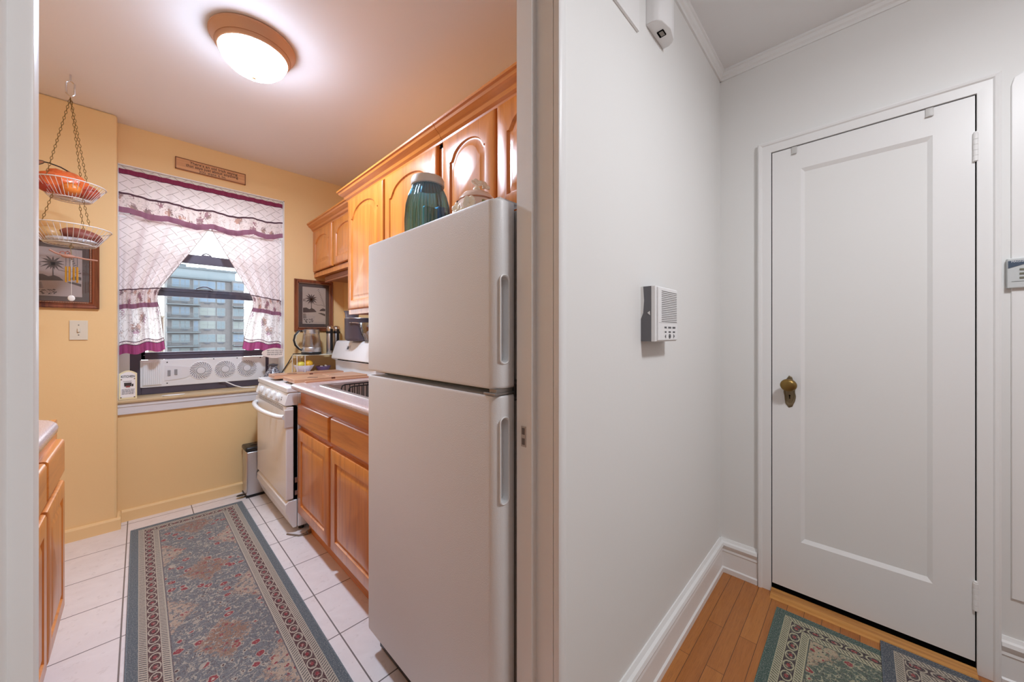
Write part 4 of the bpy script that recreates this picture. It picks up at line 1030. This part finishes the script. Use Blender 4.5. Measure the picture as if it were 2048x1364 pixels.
# bowls and fruit
SH = .8825
b1 = thing('fruit_bowl', 'white bowl with fluted rim under the kettle shelf', 'bowl', (.94, 3.10, SH))
flu = lambda r, z, a: r*(1+.05*math.cos(10*a)*(z/.06))
MB().lathe([(.030, 0), (.040, .004), (.062, .035), (.074, .060), (.071, .061), (.058, .037), (.036, .010), (.01, .009)], (.945, 3.300, SH+.004), 60, fn=flu).build('bowl', plain('white_lilac_china', (238, 228, 238), .25), b1, smooth=60)
MB().cyl((.945, 3.300, SH), (.945, 3.300, SH+.006), .03, 24).build('foot_ring', plain('china_foot', (230, 222, 230), .3), b1)
def lemon(name, c, r, col, lab, cat, ax):
    q = Vector((0, 0, 1)).rotation_difference(Vector(ax)).to_matrix()
    m = MB().sph(c, r, 20, 14, sz=1.18, rot=q)
    for s_ in (-1, 1): m.sph(Vector(c)+q@Vector((0, 0, s_*r*1.16)), r*.2, 8, 6)
    tag(m.build(name, plain(name+'_skin', col, .35, bump=.4, bs=300), smooth=True), lab, cat)
lemon('lemon', (.920, 3.295, SH+.070), .029, (236, 220, 96), 'larger pale yellow lemon at the left front of the white bowl', 'fruit', (1, .3, .2))
lemon('orange', (.976, 3.295, SH+.074), .034, (244, 186, 52), 'deep yellow orange in the white bowl', 'fruit', (.2, 1, .3))
lemon('lemon', (.950, 3.335, SH+.058), .024, (222, 214, 90), 'smaller greenish lemon at the back of the white bowl', 'fruit', (1, 1, 0))
MB_ = MB().lathe([(.028, 0), (.036, .003), (.050, .030), (.060, .050), (.057, .051), (.047, .032), (.032, .008), (.01, .007)], (1.088, 3.285, SH), 40)
b2 = MB_.build('purple_bowl', plain('purple_glaze', (112, 84, 124), .25, coat=.3), smooth=60); tag(b2, 'small purple glazed bowl under the shelf riser', 'bowl')
m = MB(); random.seed(4)
for i in range(7): m.sph((1.088+random.uniform(-.03, .03), 3.285+random.uniform(-.03, .03), SH+.042+random.uniform(0, .008)), .010, 8, 6)
tag(m.build('garlic_cloves', plain('pale_garlic', (206, 190, 178), .5), smooth=True), 'pale garlic cloves heaped in the purple bowl', 'garlic', kind='stuff')
tag(MB().sph((1.016, 3.25, SH+.011), .014, 14, 8, sz=.8).build('nut', plain('walnut_shell', (190, 150, 108), .6), smooth=True), 'small tan nut lying between the two bowls', 'nut')

# pots on the backguard
BZ = 1.1505
pt = thing('cooking_pot', 'large dark grey cooking pot on the stove backguard', 'pot', (1.21, 2.80, BZ))
M_pot = plain('hard_anodised_grey', (96, 88, 98), .42, .35); px_, py_ = 1.205, 2.80
MB().lathe([(.098, 0), (.112, .008), (.118, .022), (.119, .170), (.121, .173), (.117, .175), (.114, .172), (.113, .02), (.02, .012)], (px_, py_, BZ), 48).build('body', M_pot, pt, smooth=45)
MB().ring((px_, py_, BZ+.173), .119, .0025, n=48).build('rim', M_steel, pt, smooth=True)
st_ = MB().lathe([(.046, 0), (.050, .004), (.048, .03), (.052, .065), (.060, .080), (.058, .081), (.050, .066), (.045, .03), (.02, .006)], (1.16, 2.865, BZ+.152), 36)
p2 = thing('small_saucepan', 'small grey flared saucepan nested inside the dark grey pot', 'saucepan', (1.16, 2.865, BZ+.15))
st_.build('body', plain('saucepan_grey', (122, 114, 122), .4, .35), p2, smooth=45)
gb = thing('glass_bowl', 'clear glass mixing bowl in front of the dark grey pot', 'bowl', (1.20, 2.62, BZ))
MB().lathe([(.040, 0), (.048, .004), (.075, .05), (.088, .10), (.090, .135), (.087, .136), (.085, .10), (.072, .052), (.044, .010), (.01, .008)], (1.20, 2.60, BZ), 44).build('body', glass('thick_clear_glass', (222, 226, 228), .25), gb, smooth=60)
MB().sph((1.20, 2.60, BZ+.05), .045, 20, 10, sz=.75).build('crumpled_film', plain('crumpled_film', (200, 196, 198), .3, bump=1, bs=40), gb, smooth=True)
sp_ = MB().tube([(1.16, 2.63, BZ+.128), (1.12, 2.70, BZ+.138), (1.10, 2.725, BZ+.139)], .004, 8).sph((1.095, 2.735, BZ+.139), .013, 14, 8, sx=.8, sy=1.4, sz=.35)
tag(sp_.build('spoon', M_chrome, smooth=True), 'shiny metal spoon resting on the rim of the glass bowl', 'spoon')

# step bin
bn = thing('step_bin', 'slim stainless steel pedal bin with black lid in the corner by the stove', 'bin', (.62, 3.30, 0))
MB().box(.545, .76, 3.228, 3.375, .012, .335, .010, 3).build('body', M_steel, bn, smooth=30)
MB().box(.540, .765, 3.224, 3.379, .335, .368, .012, 3).box(.58, .70, 3.28, 3.33, .368, .372, .002).build('lid', M_black, bn, smooth=30)
MB().box(.543, .762, 3.226, 3.377, 0, .014).build('base', M_black, bn)
MB().sph((.520, 3.262, .022), .028, 18, 8, sx=1.1, sy=.75, sz=.18).build('pedal', M_black, bn, smooth=True)

# ------------------------------------------------------------------ pictures and switch
M_mat = plain('brown_mat_board', (96, 80, 74), .6); M_print = plain('sepia_print_paper', (214, 190, 172), .6, var=.4, vs=14); M_print2 = plain('grey_rose_print_paper', (196, 176, 170), .6, var=.4, vs=14)
def picture(x0, x1, z0, z1, yw, label, sc, paper):
    t = thing('framed_picture', label, 'picture', ((x0+x1)/2, yw, z0), 'framed palm prints')
    w = x1-x0; h = z1-z0; fw = .034*sc
    prof = [(0, 0), (0, .016), (.006, .022), (.014, .018), (.022, .024), (.027, .016), (.030, .020), (.034, .012), (.034, 0)]
    rings = []
    for u, c in prof:
        u *= sc; rings.append([Vector((x, yw-c, z)) for x, z in ((x0+u, z0+u), (x1-u, z0+u), (x1-u, z1-u), (x0+u, z1-u))])
    MB().loft(rings, False, False).build('frame', M_walnut, t, smooth=20)
    rp = MB(); k = int(h/.012)
    u = .0285*sc
    for i in range(k): 
        for xx in (x0+u, x1-u): rp.box(xx-.002, xx+.002, yw-.0215, yw-.017, z0+fw+i*(h-2*fw)/k, z0+fw+i*(h-2*fw)/k+.007)
    for i in range(int(w/.012)):
        for zz_ in (z0+u, z1-u): rp.box(x0+fw+i*(w-2*fw)/int(w/.012), x0+fw+i*(w-2*fw)/int(w/.012)+.007, yw-.0215, yw-.017, zz_-.002, zz_+.002)
    rp.build('rope_edging', plain('rope_gold', (176, 136, 112), .4), t)
    MB().box(x0+fw-.002, x1-fw+.002, yw-.011, yw-.001, z0+fw-.002, z1-fw+.002).build('mat', M_mat, t)
    a, b, c, d = x0+fw+.027, x1-fw-.027, z0+fw+.027, z1-fw-.027
    MB().box(a, b, yw-.0125, yw-.0108, c, d).build('print', paper, t)
    pw, ph = b-a, d-c; Q = lambda u_, v_: Vector((a+u_*pw, yw-.0126, c+v_*ph)); m = MB(); T = (0, -.0008, 0); rnd = random.Random(3)
    # palm trunk and fronds
    m.poly([Q(.36, .40), Q(.39, .40), Q(.385, .55), Q(.38, .66), Q(.365, .66), Q(.362, .55)], T)
    for ang, ln in ((2.75, .30), (2.35, .34), (2.0, .36), (1.55, .30), (1.1, .33), (.65, .30), (.25, .26), (-.25, .24), (-.8, .18), (3.3, .26), (3.85, .2), (-1.3, .14), (4.3, .14)):
        pts1 = []; pts2 = []
        for i in range(7):
            t_ = i/6; dx = ln*t_*math.cos(ang); dz = ln*t_*math.sin(ang)*.72-.12*t_*t_*ln*2; wd = .022*math.sin(PI*min(1, t_+.08))+.002
            nx, nz = -math.sin(ang), math.cos(ang)
            pts1.append(Q(.372+dx+nx*wd, .67+dz+nz*wd*.8)); pts2.append(Q(.372+dx-nx*wd, .67+dz-nz*wd*.8))
        m.poly(pts1+pts2[::-1], T)
    # bushes, bank, water lines, overhanging vine
    m.poly([Q(.02, .30), Q(.60, .33), Q(.50, .40), Q(.40, .43), (Q(.28, .40)), Q(.16, .44), Q(.02, .43)], T)
    m.poly([Q(.72, .36), Q(.98, .36), Q(.98, .42), Q(.88, .44), Q(.78, .41)], T)
    m.poly([Q(.66, .30), Q(.98, .22), Q(.98, .28), Q(.80, .31)], T)
    m.tube([Q(.50, .545), Q(.66, .52), Q(.80, .53), Q(.97, .50)], .0012, 5)
    for _ in range(26):
        u_ = rnd.uniform(.05, .45); v_ = rnd.uniform(.04, .13); s1 = rnd.uniform(.02, .05); a1 = rnd.uniform(0, 3)
        m.poly([Q(u_-s1*math.cos(a1), v_-s1*.5*math.sin(a1)), Q(u_+.01, v_-.01), Q(u_+s1*math.cos(a1), v_+s1*.5*math.sin(a1)), Q(u_-.01, v_+.012)], T)
    for i in range(12):
        u_ = .68+.025*i; v_ = .96-.04*i; m.poly([Q(u_, v_), Q(u_+.03, v_-.005), Q(u_-.05, v_-.035)], T)
    for i in range(9):
        v_ = .15+.022*i+.33*(i > 5); m.poly([Q(.02, v_), Q(.20-.012*i, v_+.006), Q(.14, v_+.014), Q(.02, v_+.012)], T)
    m.build('print_drawing', plain('print_ink', (92, 76, 70), .7), t)
    MB().box(x0+fw-.001, x1-fw+.001, yw-.0150, yw-.0142, z0+fw-.001, z1-fw+.001).build('glazing', glass('picture_glass_'+label[:4], (252, 252, 252), .03), t)
    return t
picture(.898, 1.203, 1.230, 1.667, WY, 'framed palm tree print right of the window behind the kettle', 1, M_print)
picture(-.468, -.166, 1.352, 1.758, 3.29, 'framed palm tree print on the yellow column behind the hanging baskets', 1.15, M_print2)
lsw = thing('light_switch', 'ivory light switch plate on the yellow column below the picture', 'switch', (-.246, 3.29, 1.17))
MB().box(-.281, -.211, 3.284, 3.29, 1.168, 1.282, .002).build('plate', M_ivory, lsw)
MB().box(-.250, -.242, 3.276, 3.284, 1.214, 1.236, .001).build('toggle', M_ivory, lsw)
MB().cyl((-.246, 3.2845, 1.255), (-.246, 3.283, 1.255), .003, 8).cyl((-.246, 3.2845, 1.197), (-.246, 3.283, 1.197), .003, 8).box(-.252, -.240, 3.2832, 3.2842, 1.212, 1.214).build('screw', plain('switch_screw', (110, 104, 92), .5), lsw)

# ------------------------------------------------------------------ hanging baskets
hx, hy = -.248, 2.95
hb = thing('hanging_basket', 'two-tier white wire hanging basket on brass chains from the ceiling', 'hanging basket', (hx, hy, 1.68))
MB().lathe([(.004, 0), (.004, -.035)], (hx, hy, KZ), 8).tube([(hx-.014, hy, KZ-.045), (hx-.014, hy, KZ-.10), (hx, hy, KZ-.116), (hx+.014, hy, KZ-.10), (hx+.014, hy, KZ-.045), (hx, hy, KZ-.031)], .0038, 8, True).build('ceiling_hook', M_chrome, hb, smooth=True)
def chain(m, a, b, lk=.017):
    a = Vector(a); b = Vector(b); d = b-a; n = max(2, int(d.length/lk)); u = d.normalized(); s_ = u.cross(Vector((0, 1, .1))).normalized(); w = u.cross(s_)
    for i in range(n):
        c = a+d*(i+.5)/n; v = s_ if i % 2 else w; L_ = d.length/n
        m.tube([c+u*(L_*.62)*math.cos(q*PI/4)+v*.0042*math.sin(q*PI/4) for q in range(8)], .0011, 4, True)
RIMS = ((1.978, .124, .070, .078), (1.752, .144, .088, .085))
angs = (.35, .35+2*PI/3, .35+4*PI/3)
angs = tuple(math.radians(q-46) for q in (46+300, 46+75, 46+238))
for i, (z, R, r, hgt) in enumerate(RIMS):
    m = MB(); m.ring((hx, hy, z), R, .0028, n=48, m=6); m.ring((hx, hy, z-hgt), r, .0022, n=40, m=6); m.ring((hx, hy, z-hgt), r*.5, .0018, n=24, m=5)
    for k in range(40):
        a = 2*PI*k/40; m.tube([(hx+R*math.cos(a), hy+R*math.sin(a), z), (hx+(r+.006)*math.cos(a), hy+(r+.006)*math.sin(a), z-hgt*.93), (hx+r*.1*math.cos(a), hy+r*.1*math.sin(a), z-hgt)], .0012, 4)
    m.build('wire_basket', M_wire, hb, smooth=True)
for a in angs:
    m = MB(); chain(m, (hx, hy, KZ-.118), (hx+RIMS[0][1]*math.cos(a), hy+RIMS[0][1]*math.sin(a), RIMS[0][0])); m.build('chain', M_chain, hb)
    m = MB(); chain(m, (hx+.09*math.cos(a), hy+.09*math.sin(a), RIMS[0][0]-.07), (hx+RIMS[1][1]*math.cos(a), hy+RIMS[1][1]*math.sin(a), RIMS[1][0])); m.build('chain', M_chain, hb)
def blob(c, r, sx, sy, sz, seed, amp=.12, rot=None, fine=0):
    rnd = random.Random(seed); m = MB(); m.sph(c, r, 28, 18, sx, sy, sz, rot)
    ph = [(rnd.uniform(2, 5), rnd.uniform(2, 5), rnd.uniform(2, 5), rnd.uniform(0, 6)) for _ in range(5)]
    cc = Vector(c)
    for v in m.b.verts:
        d = v.co-cc; n_ = d.normalized(); k = sum(math.sin(n_.x*p[0]*1.6+n_.y*p[1]*1.6+n_.z*p[2]*1.6+p[3]) for p in ph)/5
        v.co = cc+d*(1+amp*k+fine*rnd.uniform(-1, 1))
    return m
zA = RIMS[0][0]-RIMS[0][3]+.004
M_obag = plain('orange_net_bag', (226, 106, 52), .3, bump=.8, bs=90, coat=.6)
og = tag(blob((hx-.022, hy-.005, zA+.070), .082, 1.08, .85, .78, 2, .18, fine=.02).build('orange_bag', M_obag, smooth=True), 'crumpled glossy orange bag heaped in the upper wire basket', 'bag')
tag(blob((hx+.055, hy+.0, zA+.048), .050, .95, .9, .75, 5, .05).build('yam', plain('yam_skin', (190, 84, 60), .4, bump=.5, bs=60, var=.5, vs=30), smooth=True), 'reddish sweet potato at the right of the upper wire basket', 'vegetable')
tag(blob((hx+.01, hy-.065, zA+.038), .034, 1, 1, .9, 6, .02).build('mandarin', plain('mandarin_skin', (232, 134, 56), .35, bump=.4, bs=200), smooth=True), 'small mandarin orange at the front of the upper wire basket', 'fruit')
tag(blob((hx-.075, hy-.03, zA+.036), .030, 1, 1, .9, 8, .02).build('tomato', plain('dark_red_skin', (170, 60, 44), .3), smooth=True), 'dark red tomato at the left of the upper wire basket', 'vegetable')
gl = thing('eyeglasses', 'folded thin metal eyeglasses resting on the orange bag', 'glasses', (hx-.07, hy-.03, zA+.115))
gz = zA+.138
gf = [Vector((hx-.105+.022*math.cos(a)*(1.15 if math.cos(a) > 0 else 1)+.010*math.sin(a), hy-.05, gz+.0+.015*math.sin(a)+.006*math.cos(a))) for a in [2*PI*i/16 for i in range(16)]]
MB().tube(gf, .0018, 6, True).build('lens_rim', plain('gunmetal', (90, 78, 70), .3, .7), gl, smooth=True)
MB().poly(gf, (0, .001, 0)).build('lens', glass('rose_lens', (226, 200, 190), .15), gl)
MB().tube([gf[1], (hx-.065, hy-.048, gz+.012), (hx-.03, hy-.03, gz+.008), (hx+.0, hy-.01, gz-.004)], .003, 6).build('temple_arm', M_black, gl, smooth=True)
zB = RIMS[1][0]-RIMS[1][3]+.004
tag(blob((hx+.035, hy+.01, zB+.048), .062, 1.25, .8, .62, 11, .06, Matrix.Rotation(.15, 3, 'Y')).build('sweet_potato', plain('sweet_potato_skin', (140, 72, 58), .5, bump=.5, bs=60, var=.5, vs=20), smooth=True), 'large reddish brown sweet potato in the lower wire basket', 'vegetable')
tag(blob((hx-.070, hy+.0, zB+.042), .040, 1.1, 1, .85, 12, .04).build('onion', plain('onion_skin', (196, 150, 96), .4, var=.5, vs=30), smooth=True), 'tan onion at the left of the lower wire basket', 'vegetable')
tag(blob((hx+.005, hy-.045, zB+.012), .070, 1.15, .62, .20, 13, .25, fine=.04).build('foil_wrap', plain('crumpled_foil', (206, 204, 208), .35, .3, bump=1, bs=50), smooth=True), 'crumpled pale wrapping in front of the lower basket vegetables', 'wrapping')
# wind chime
wc = thing('wind_chime', 'small wind chime with gold tubes hanging under the lower wire basket', 'wind chime', (hx+.01, hy-.02, 1.37))
wx, wy, wz = hx+.008, hy-.06, zB-.006
MB().tube([(wx, wy, wz), (wx-.003, wy, wz-.03), (wx, wy, wz-.05), (wx, wy, wz-.085)], .0015, 5).ring((wx, wy, wz-.018), .007, .0014, (0, 1, 0), 16, 5).build('hanger', M_chain, wc)
br = MB().tube([(wx-.070, wy, 1.622), (wx-.05, wy, 1.608), (wx-.02, wy, 1.598), (wx+.02, wy, 1.595), (wx+.05, wy, 1.590), (wx+.088, wy, 1.588)], .0042, 8)
br.sph((wx-.01, wy, 1.597), .018, 14, 8, sx=1.3, sy=.5, sz=.55)
br.build('driftwood_bar', plain('driftwood', (176, 126, 104), .6, bump=.5, bs=80), wc, smooth=True)
MB().ring((wx-.028, wy, 1.610), .009, .0016, (0, 1, 0), 14, 5).ring((wx-.012, wy, 1.612), .008, .0016, (0, 1, 0), 14, 5).build('wire_curl', plain('rust_wire', (170, 90, 64), .5), wc, smooth=True)
for k in range(4):
    xx = wx-.018+k*.0125; yy = wy+(-.006 if k % 2 else .006)
    MB().tube([(xx, yy, 1.592), (xx, yy, 1.545)], .0009, 4).build('string', plain('dark_cord_%d' % k, (88, 84, 84), .6), wc)
    MB().cyl((xx, yy, 1.545), (xx, yy, 1.465+.006*(k % 3)), .0036, 10).build('tube', M_gold, wc, smooth=40)
MB().tube([(wx, wy, 1.59), (wx, wy, 1.40)], .0008, 4).sph((wx, wy, 1.385), .013, 16, 10, sx=.95, sy=.25, sz=1.15).build('clapper', plain('pearl_white', (226, 220, 212), .3), wc, smooth=True)

# ------------------------------------------------------------------ outside
def bmat(name, c, c2, s=30):
    t = NT(name); o = t.coord(); b = t.n.new('ShaderNodeTexBrick'); t.L(t.mapping(o, (1, 1, 1), rot=(PI/2, 0, 0)), b.inputs['Vector'])
    t.L(t.mix(t.noise(o, .6, 3), lin(c), lin(c2)), b.inputs['Color1']); t.L(t.mix(t.noise(o, .8, 3), lin(c), lin(c2)), b.inputs['Color2']); b.inputs['Mortar'].default_value = lin([q*.8 for q in c])
    b.inputs['Scale'].default_value = 1; b.inputs['Brick Width'].default_value = .9; b.inputs['Row Height'].default_value = .35; b.inputs['Mortar Size'].default_value = .02
    t.set(color=b.outputs[0], rough=.9); return t.m
M_fac = bmat('grey_facade_brick', (94, 92, 94), (84, 83, 85)); M_fac2 = plain('balcony_blue_grey', (74, 82, 88), .6); M_wing = plain('window_glass_dark', (70, 84, 92), .08, .2)
M_pane = plain('reflecting_pane', (76, 94, 112), .4, 0); M_blind = plain('pale_blind', (96, 104, 104), .6); M_vent = plain('vent_dark', (58, 62, 72), .7); M_wfr = plain('window_frame_grey', (92, 97, 102), .5)
BY = 100.0
ap = thing('apartment_building', 'grey brick apartment building with balconies seen through the window', 'building', (10, BY, -14))
MB().box(3.9, 16.0, BY, BY+12, -14, 12.9).box(14.2, 16.3, BY-.6, BY, -14, 12.9).build('wall', M_fac, ap)
MB().box(3.5, 15.2, BY+2, BY+10, 12.9, 15.1).build('penthouse_wall', plain('pale_blue_penthouse', (104, 114, 120), .7), ap)
MB().box(3.7, 16.4, BY-.4, BY+12, 12.8, 13.1).box(3.3, 15.4, BY+1.8, BY+10, 15.1, 15.5).box(6, 7, BY+4, BY+5, 15.5, 16.3).box(9, 10.4, BY+4, BY+5, 15.5, 15.9).build('roof_edge', M_fac2, ap)
PX0 = [(5.15, 1.1), (6.55, 1.4), (8.25, .75), (10.1, 2.6), (12.35, 1.35), (15.35, 1.9)]
rnd = random.Random(5); FH = 2.84
for fl in range(9):
    zf = 10.2-fl*FH     # floor level
    if zf < -13: break
    for j, (cx, w) in enumerate(PX0):
        y = BY-.05 if j < 5 else BY-.65
        z0, z1 = (zf+.75, zf+2.35) if j not in (2,) else (zf+.2, zf+2.35)
        fo = MB().box(cx-w/2-.08, cx+w/2+.08, y-.05, y+.04, z0-.08, z1+.08).build('window', M_wfr, ap)
        n = 2 if w > 1.3 else 1
        pm_ = MB()
        for q in range(n):
            for hh in range(2):
                pm_.box(cx-w/2+q*w/n+.05, cx-w/2+(q+1)*w/n-.05, y-.08, y-.045, z0+hh*(z1-z0)/2+.04, z0+(hh+1)*(z1-z0)/2-.04)
        pm_.build('pane', rnd.choice((M_wing, M_wing, M_pane, M_blind)) if fl > 1 else M_pane, fo)
        if j in (1, 3, 4): MB().box(cx-.5, cx+.45, y-.06, y, zf+.38, zf+.66).build('vent', M_vent, ap)
    bl = MB().box(3.7, 8.9, BY-1.5, BY, zf-.15, zf+.05).box(14.3, 16.3, BY-1.6, BY-.6, zf-.15, zf+.05); bl.build('balcony_slab', M_fac2, ap)
    rl = MB()
    for k in range(27): rl.box(3.75+k*.195, 3.79+k*.195, BY-1.47, BY-1.43, zf+.05, zf+1.0)
    rl.box(3.7, 8.9, BY-1.49, BY-1.41, zf+.98, zf+1.05).box(3.72, 3.8, BY-1.5, BY, zf+.05, zf+1.0)
    rl.build('balcony_railing', M_fac2, ap)
b2_ = thing('far_building', 'low tan building at the left edge of the window view', 'building', (2.6, 118, -14))
MB().box(1.5, 4.0, 118, 126, -14, 5.2).build('wall', plain('tan_brick', (128, 112, 98), .9), b2_)
MB().box(1.4, 4.1, 117.8, 126, 5.2, 5.6).build('roof_edge', plain('tan_cap', (150, 140, 128), .9), b2_)
def tree(cx, cy, z0, h, R, lab, seed):
    t = thing('bare_tree', lab, 'tree', (cx, cy, z0), 'bare trees outside'); rnd = random.Random(seed); m = MB()
    m.tube([(cx, cy, z0), (cx+.1, cy, z0+h*.5)], .16, 8); 
    tips = []
    for i in range(26):
        a = rnd.uniform(0, 2*PI); e = rnd.uniform(.1, 1.3); l = h*.5*rnd.uniform(.6, 1.0)
        s_ = Vector((cx+.1, cy, z0+h*rnd.uniform(.3, .5))); q = s_+Vector((math.cos(a)*math.cos(e)*R, math.sin(a)*math.cos(e)*R, math.sin(e)*l))
        m.tube([s_, (s_+q)/2+Vector((0, 0, .15)), q], .035, 4); tips.append((s_, q))
    m.build('trunk', plain('bark_%d' % seed, (120, 108, 92), .9), t)
    m = MB()
    for s_, q in tips:
        for _ in range(14):
            b_ = s_.lerp(q, rnd.uniform(.35, 1)); e_ = b_+Vector((rnd.uniform(-.6, .6), rnd.uniform(-.6, .6), rnd.uniform(-.2, .6))); m.tube([b_, e_], .018, 3)
    m.build('twigs', plain('twig_%d' % seed, (160, 144, 118), .9), t)
for k, (x, y, z, h, R, lab) in enumerate(((10.6, 74, -13, 13.2, 2.0, 'bare tree in front of the apartment building, the left one'), (15.6, 84, -13, 12.8, 2.0, 'bare tree at the right foot of the apartment building'), (8.9, 90, -13, 11.0, 1.6, 'small bare tree low against the middle of the apartment building'))):
    tree(x, y, z, h, R, lab, k+1)
gd = MB().box(-120, 160, 20, 260, -14.5, -14).build('ground_outside', plain('street_grey', (130, 130, 128), .9)); struct(gd); gd.name = 'floor_outside'

# ------------------------------------------------------------------ daylight
w = bpy.data.worlds.new('sky'); S.world = w; w.use_nodes = True
n = w.node_tree.nodes; bgk = n['Background']; bgk.inputs[0].default_value = (.96, .98, 1.0, 1); bgk.inputs[1].default_value = 6.3
S.cycles.max_bounces = 10; S.cycles.diffuse_bounces = 6; S.cycles.glossy_bounces = 4; S.cycles.transparent_max_bounces = 16; S.cycles.transmission_bounces = 6
S.cycles.use_denoising = True; S.cycles.sample_clamp_indirect = 6; S.cycles.caustics_reflective = False; S.cycles.caustics_refractive = False
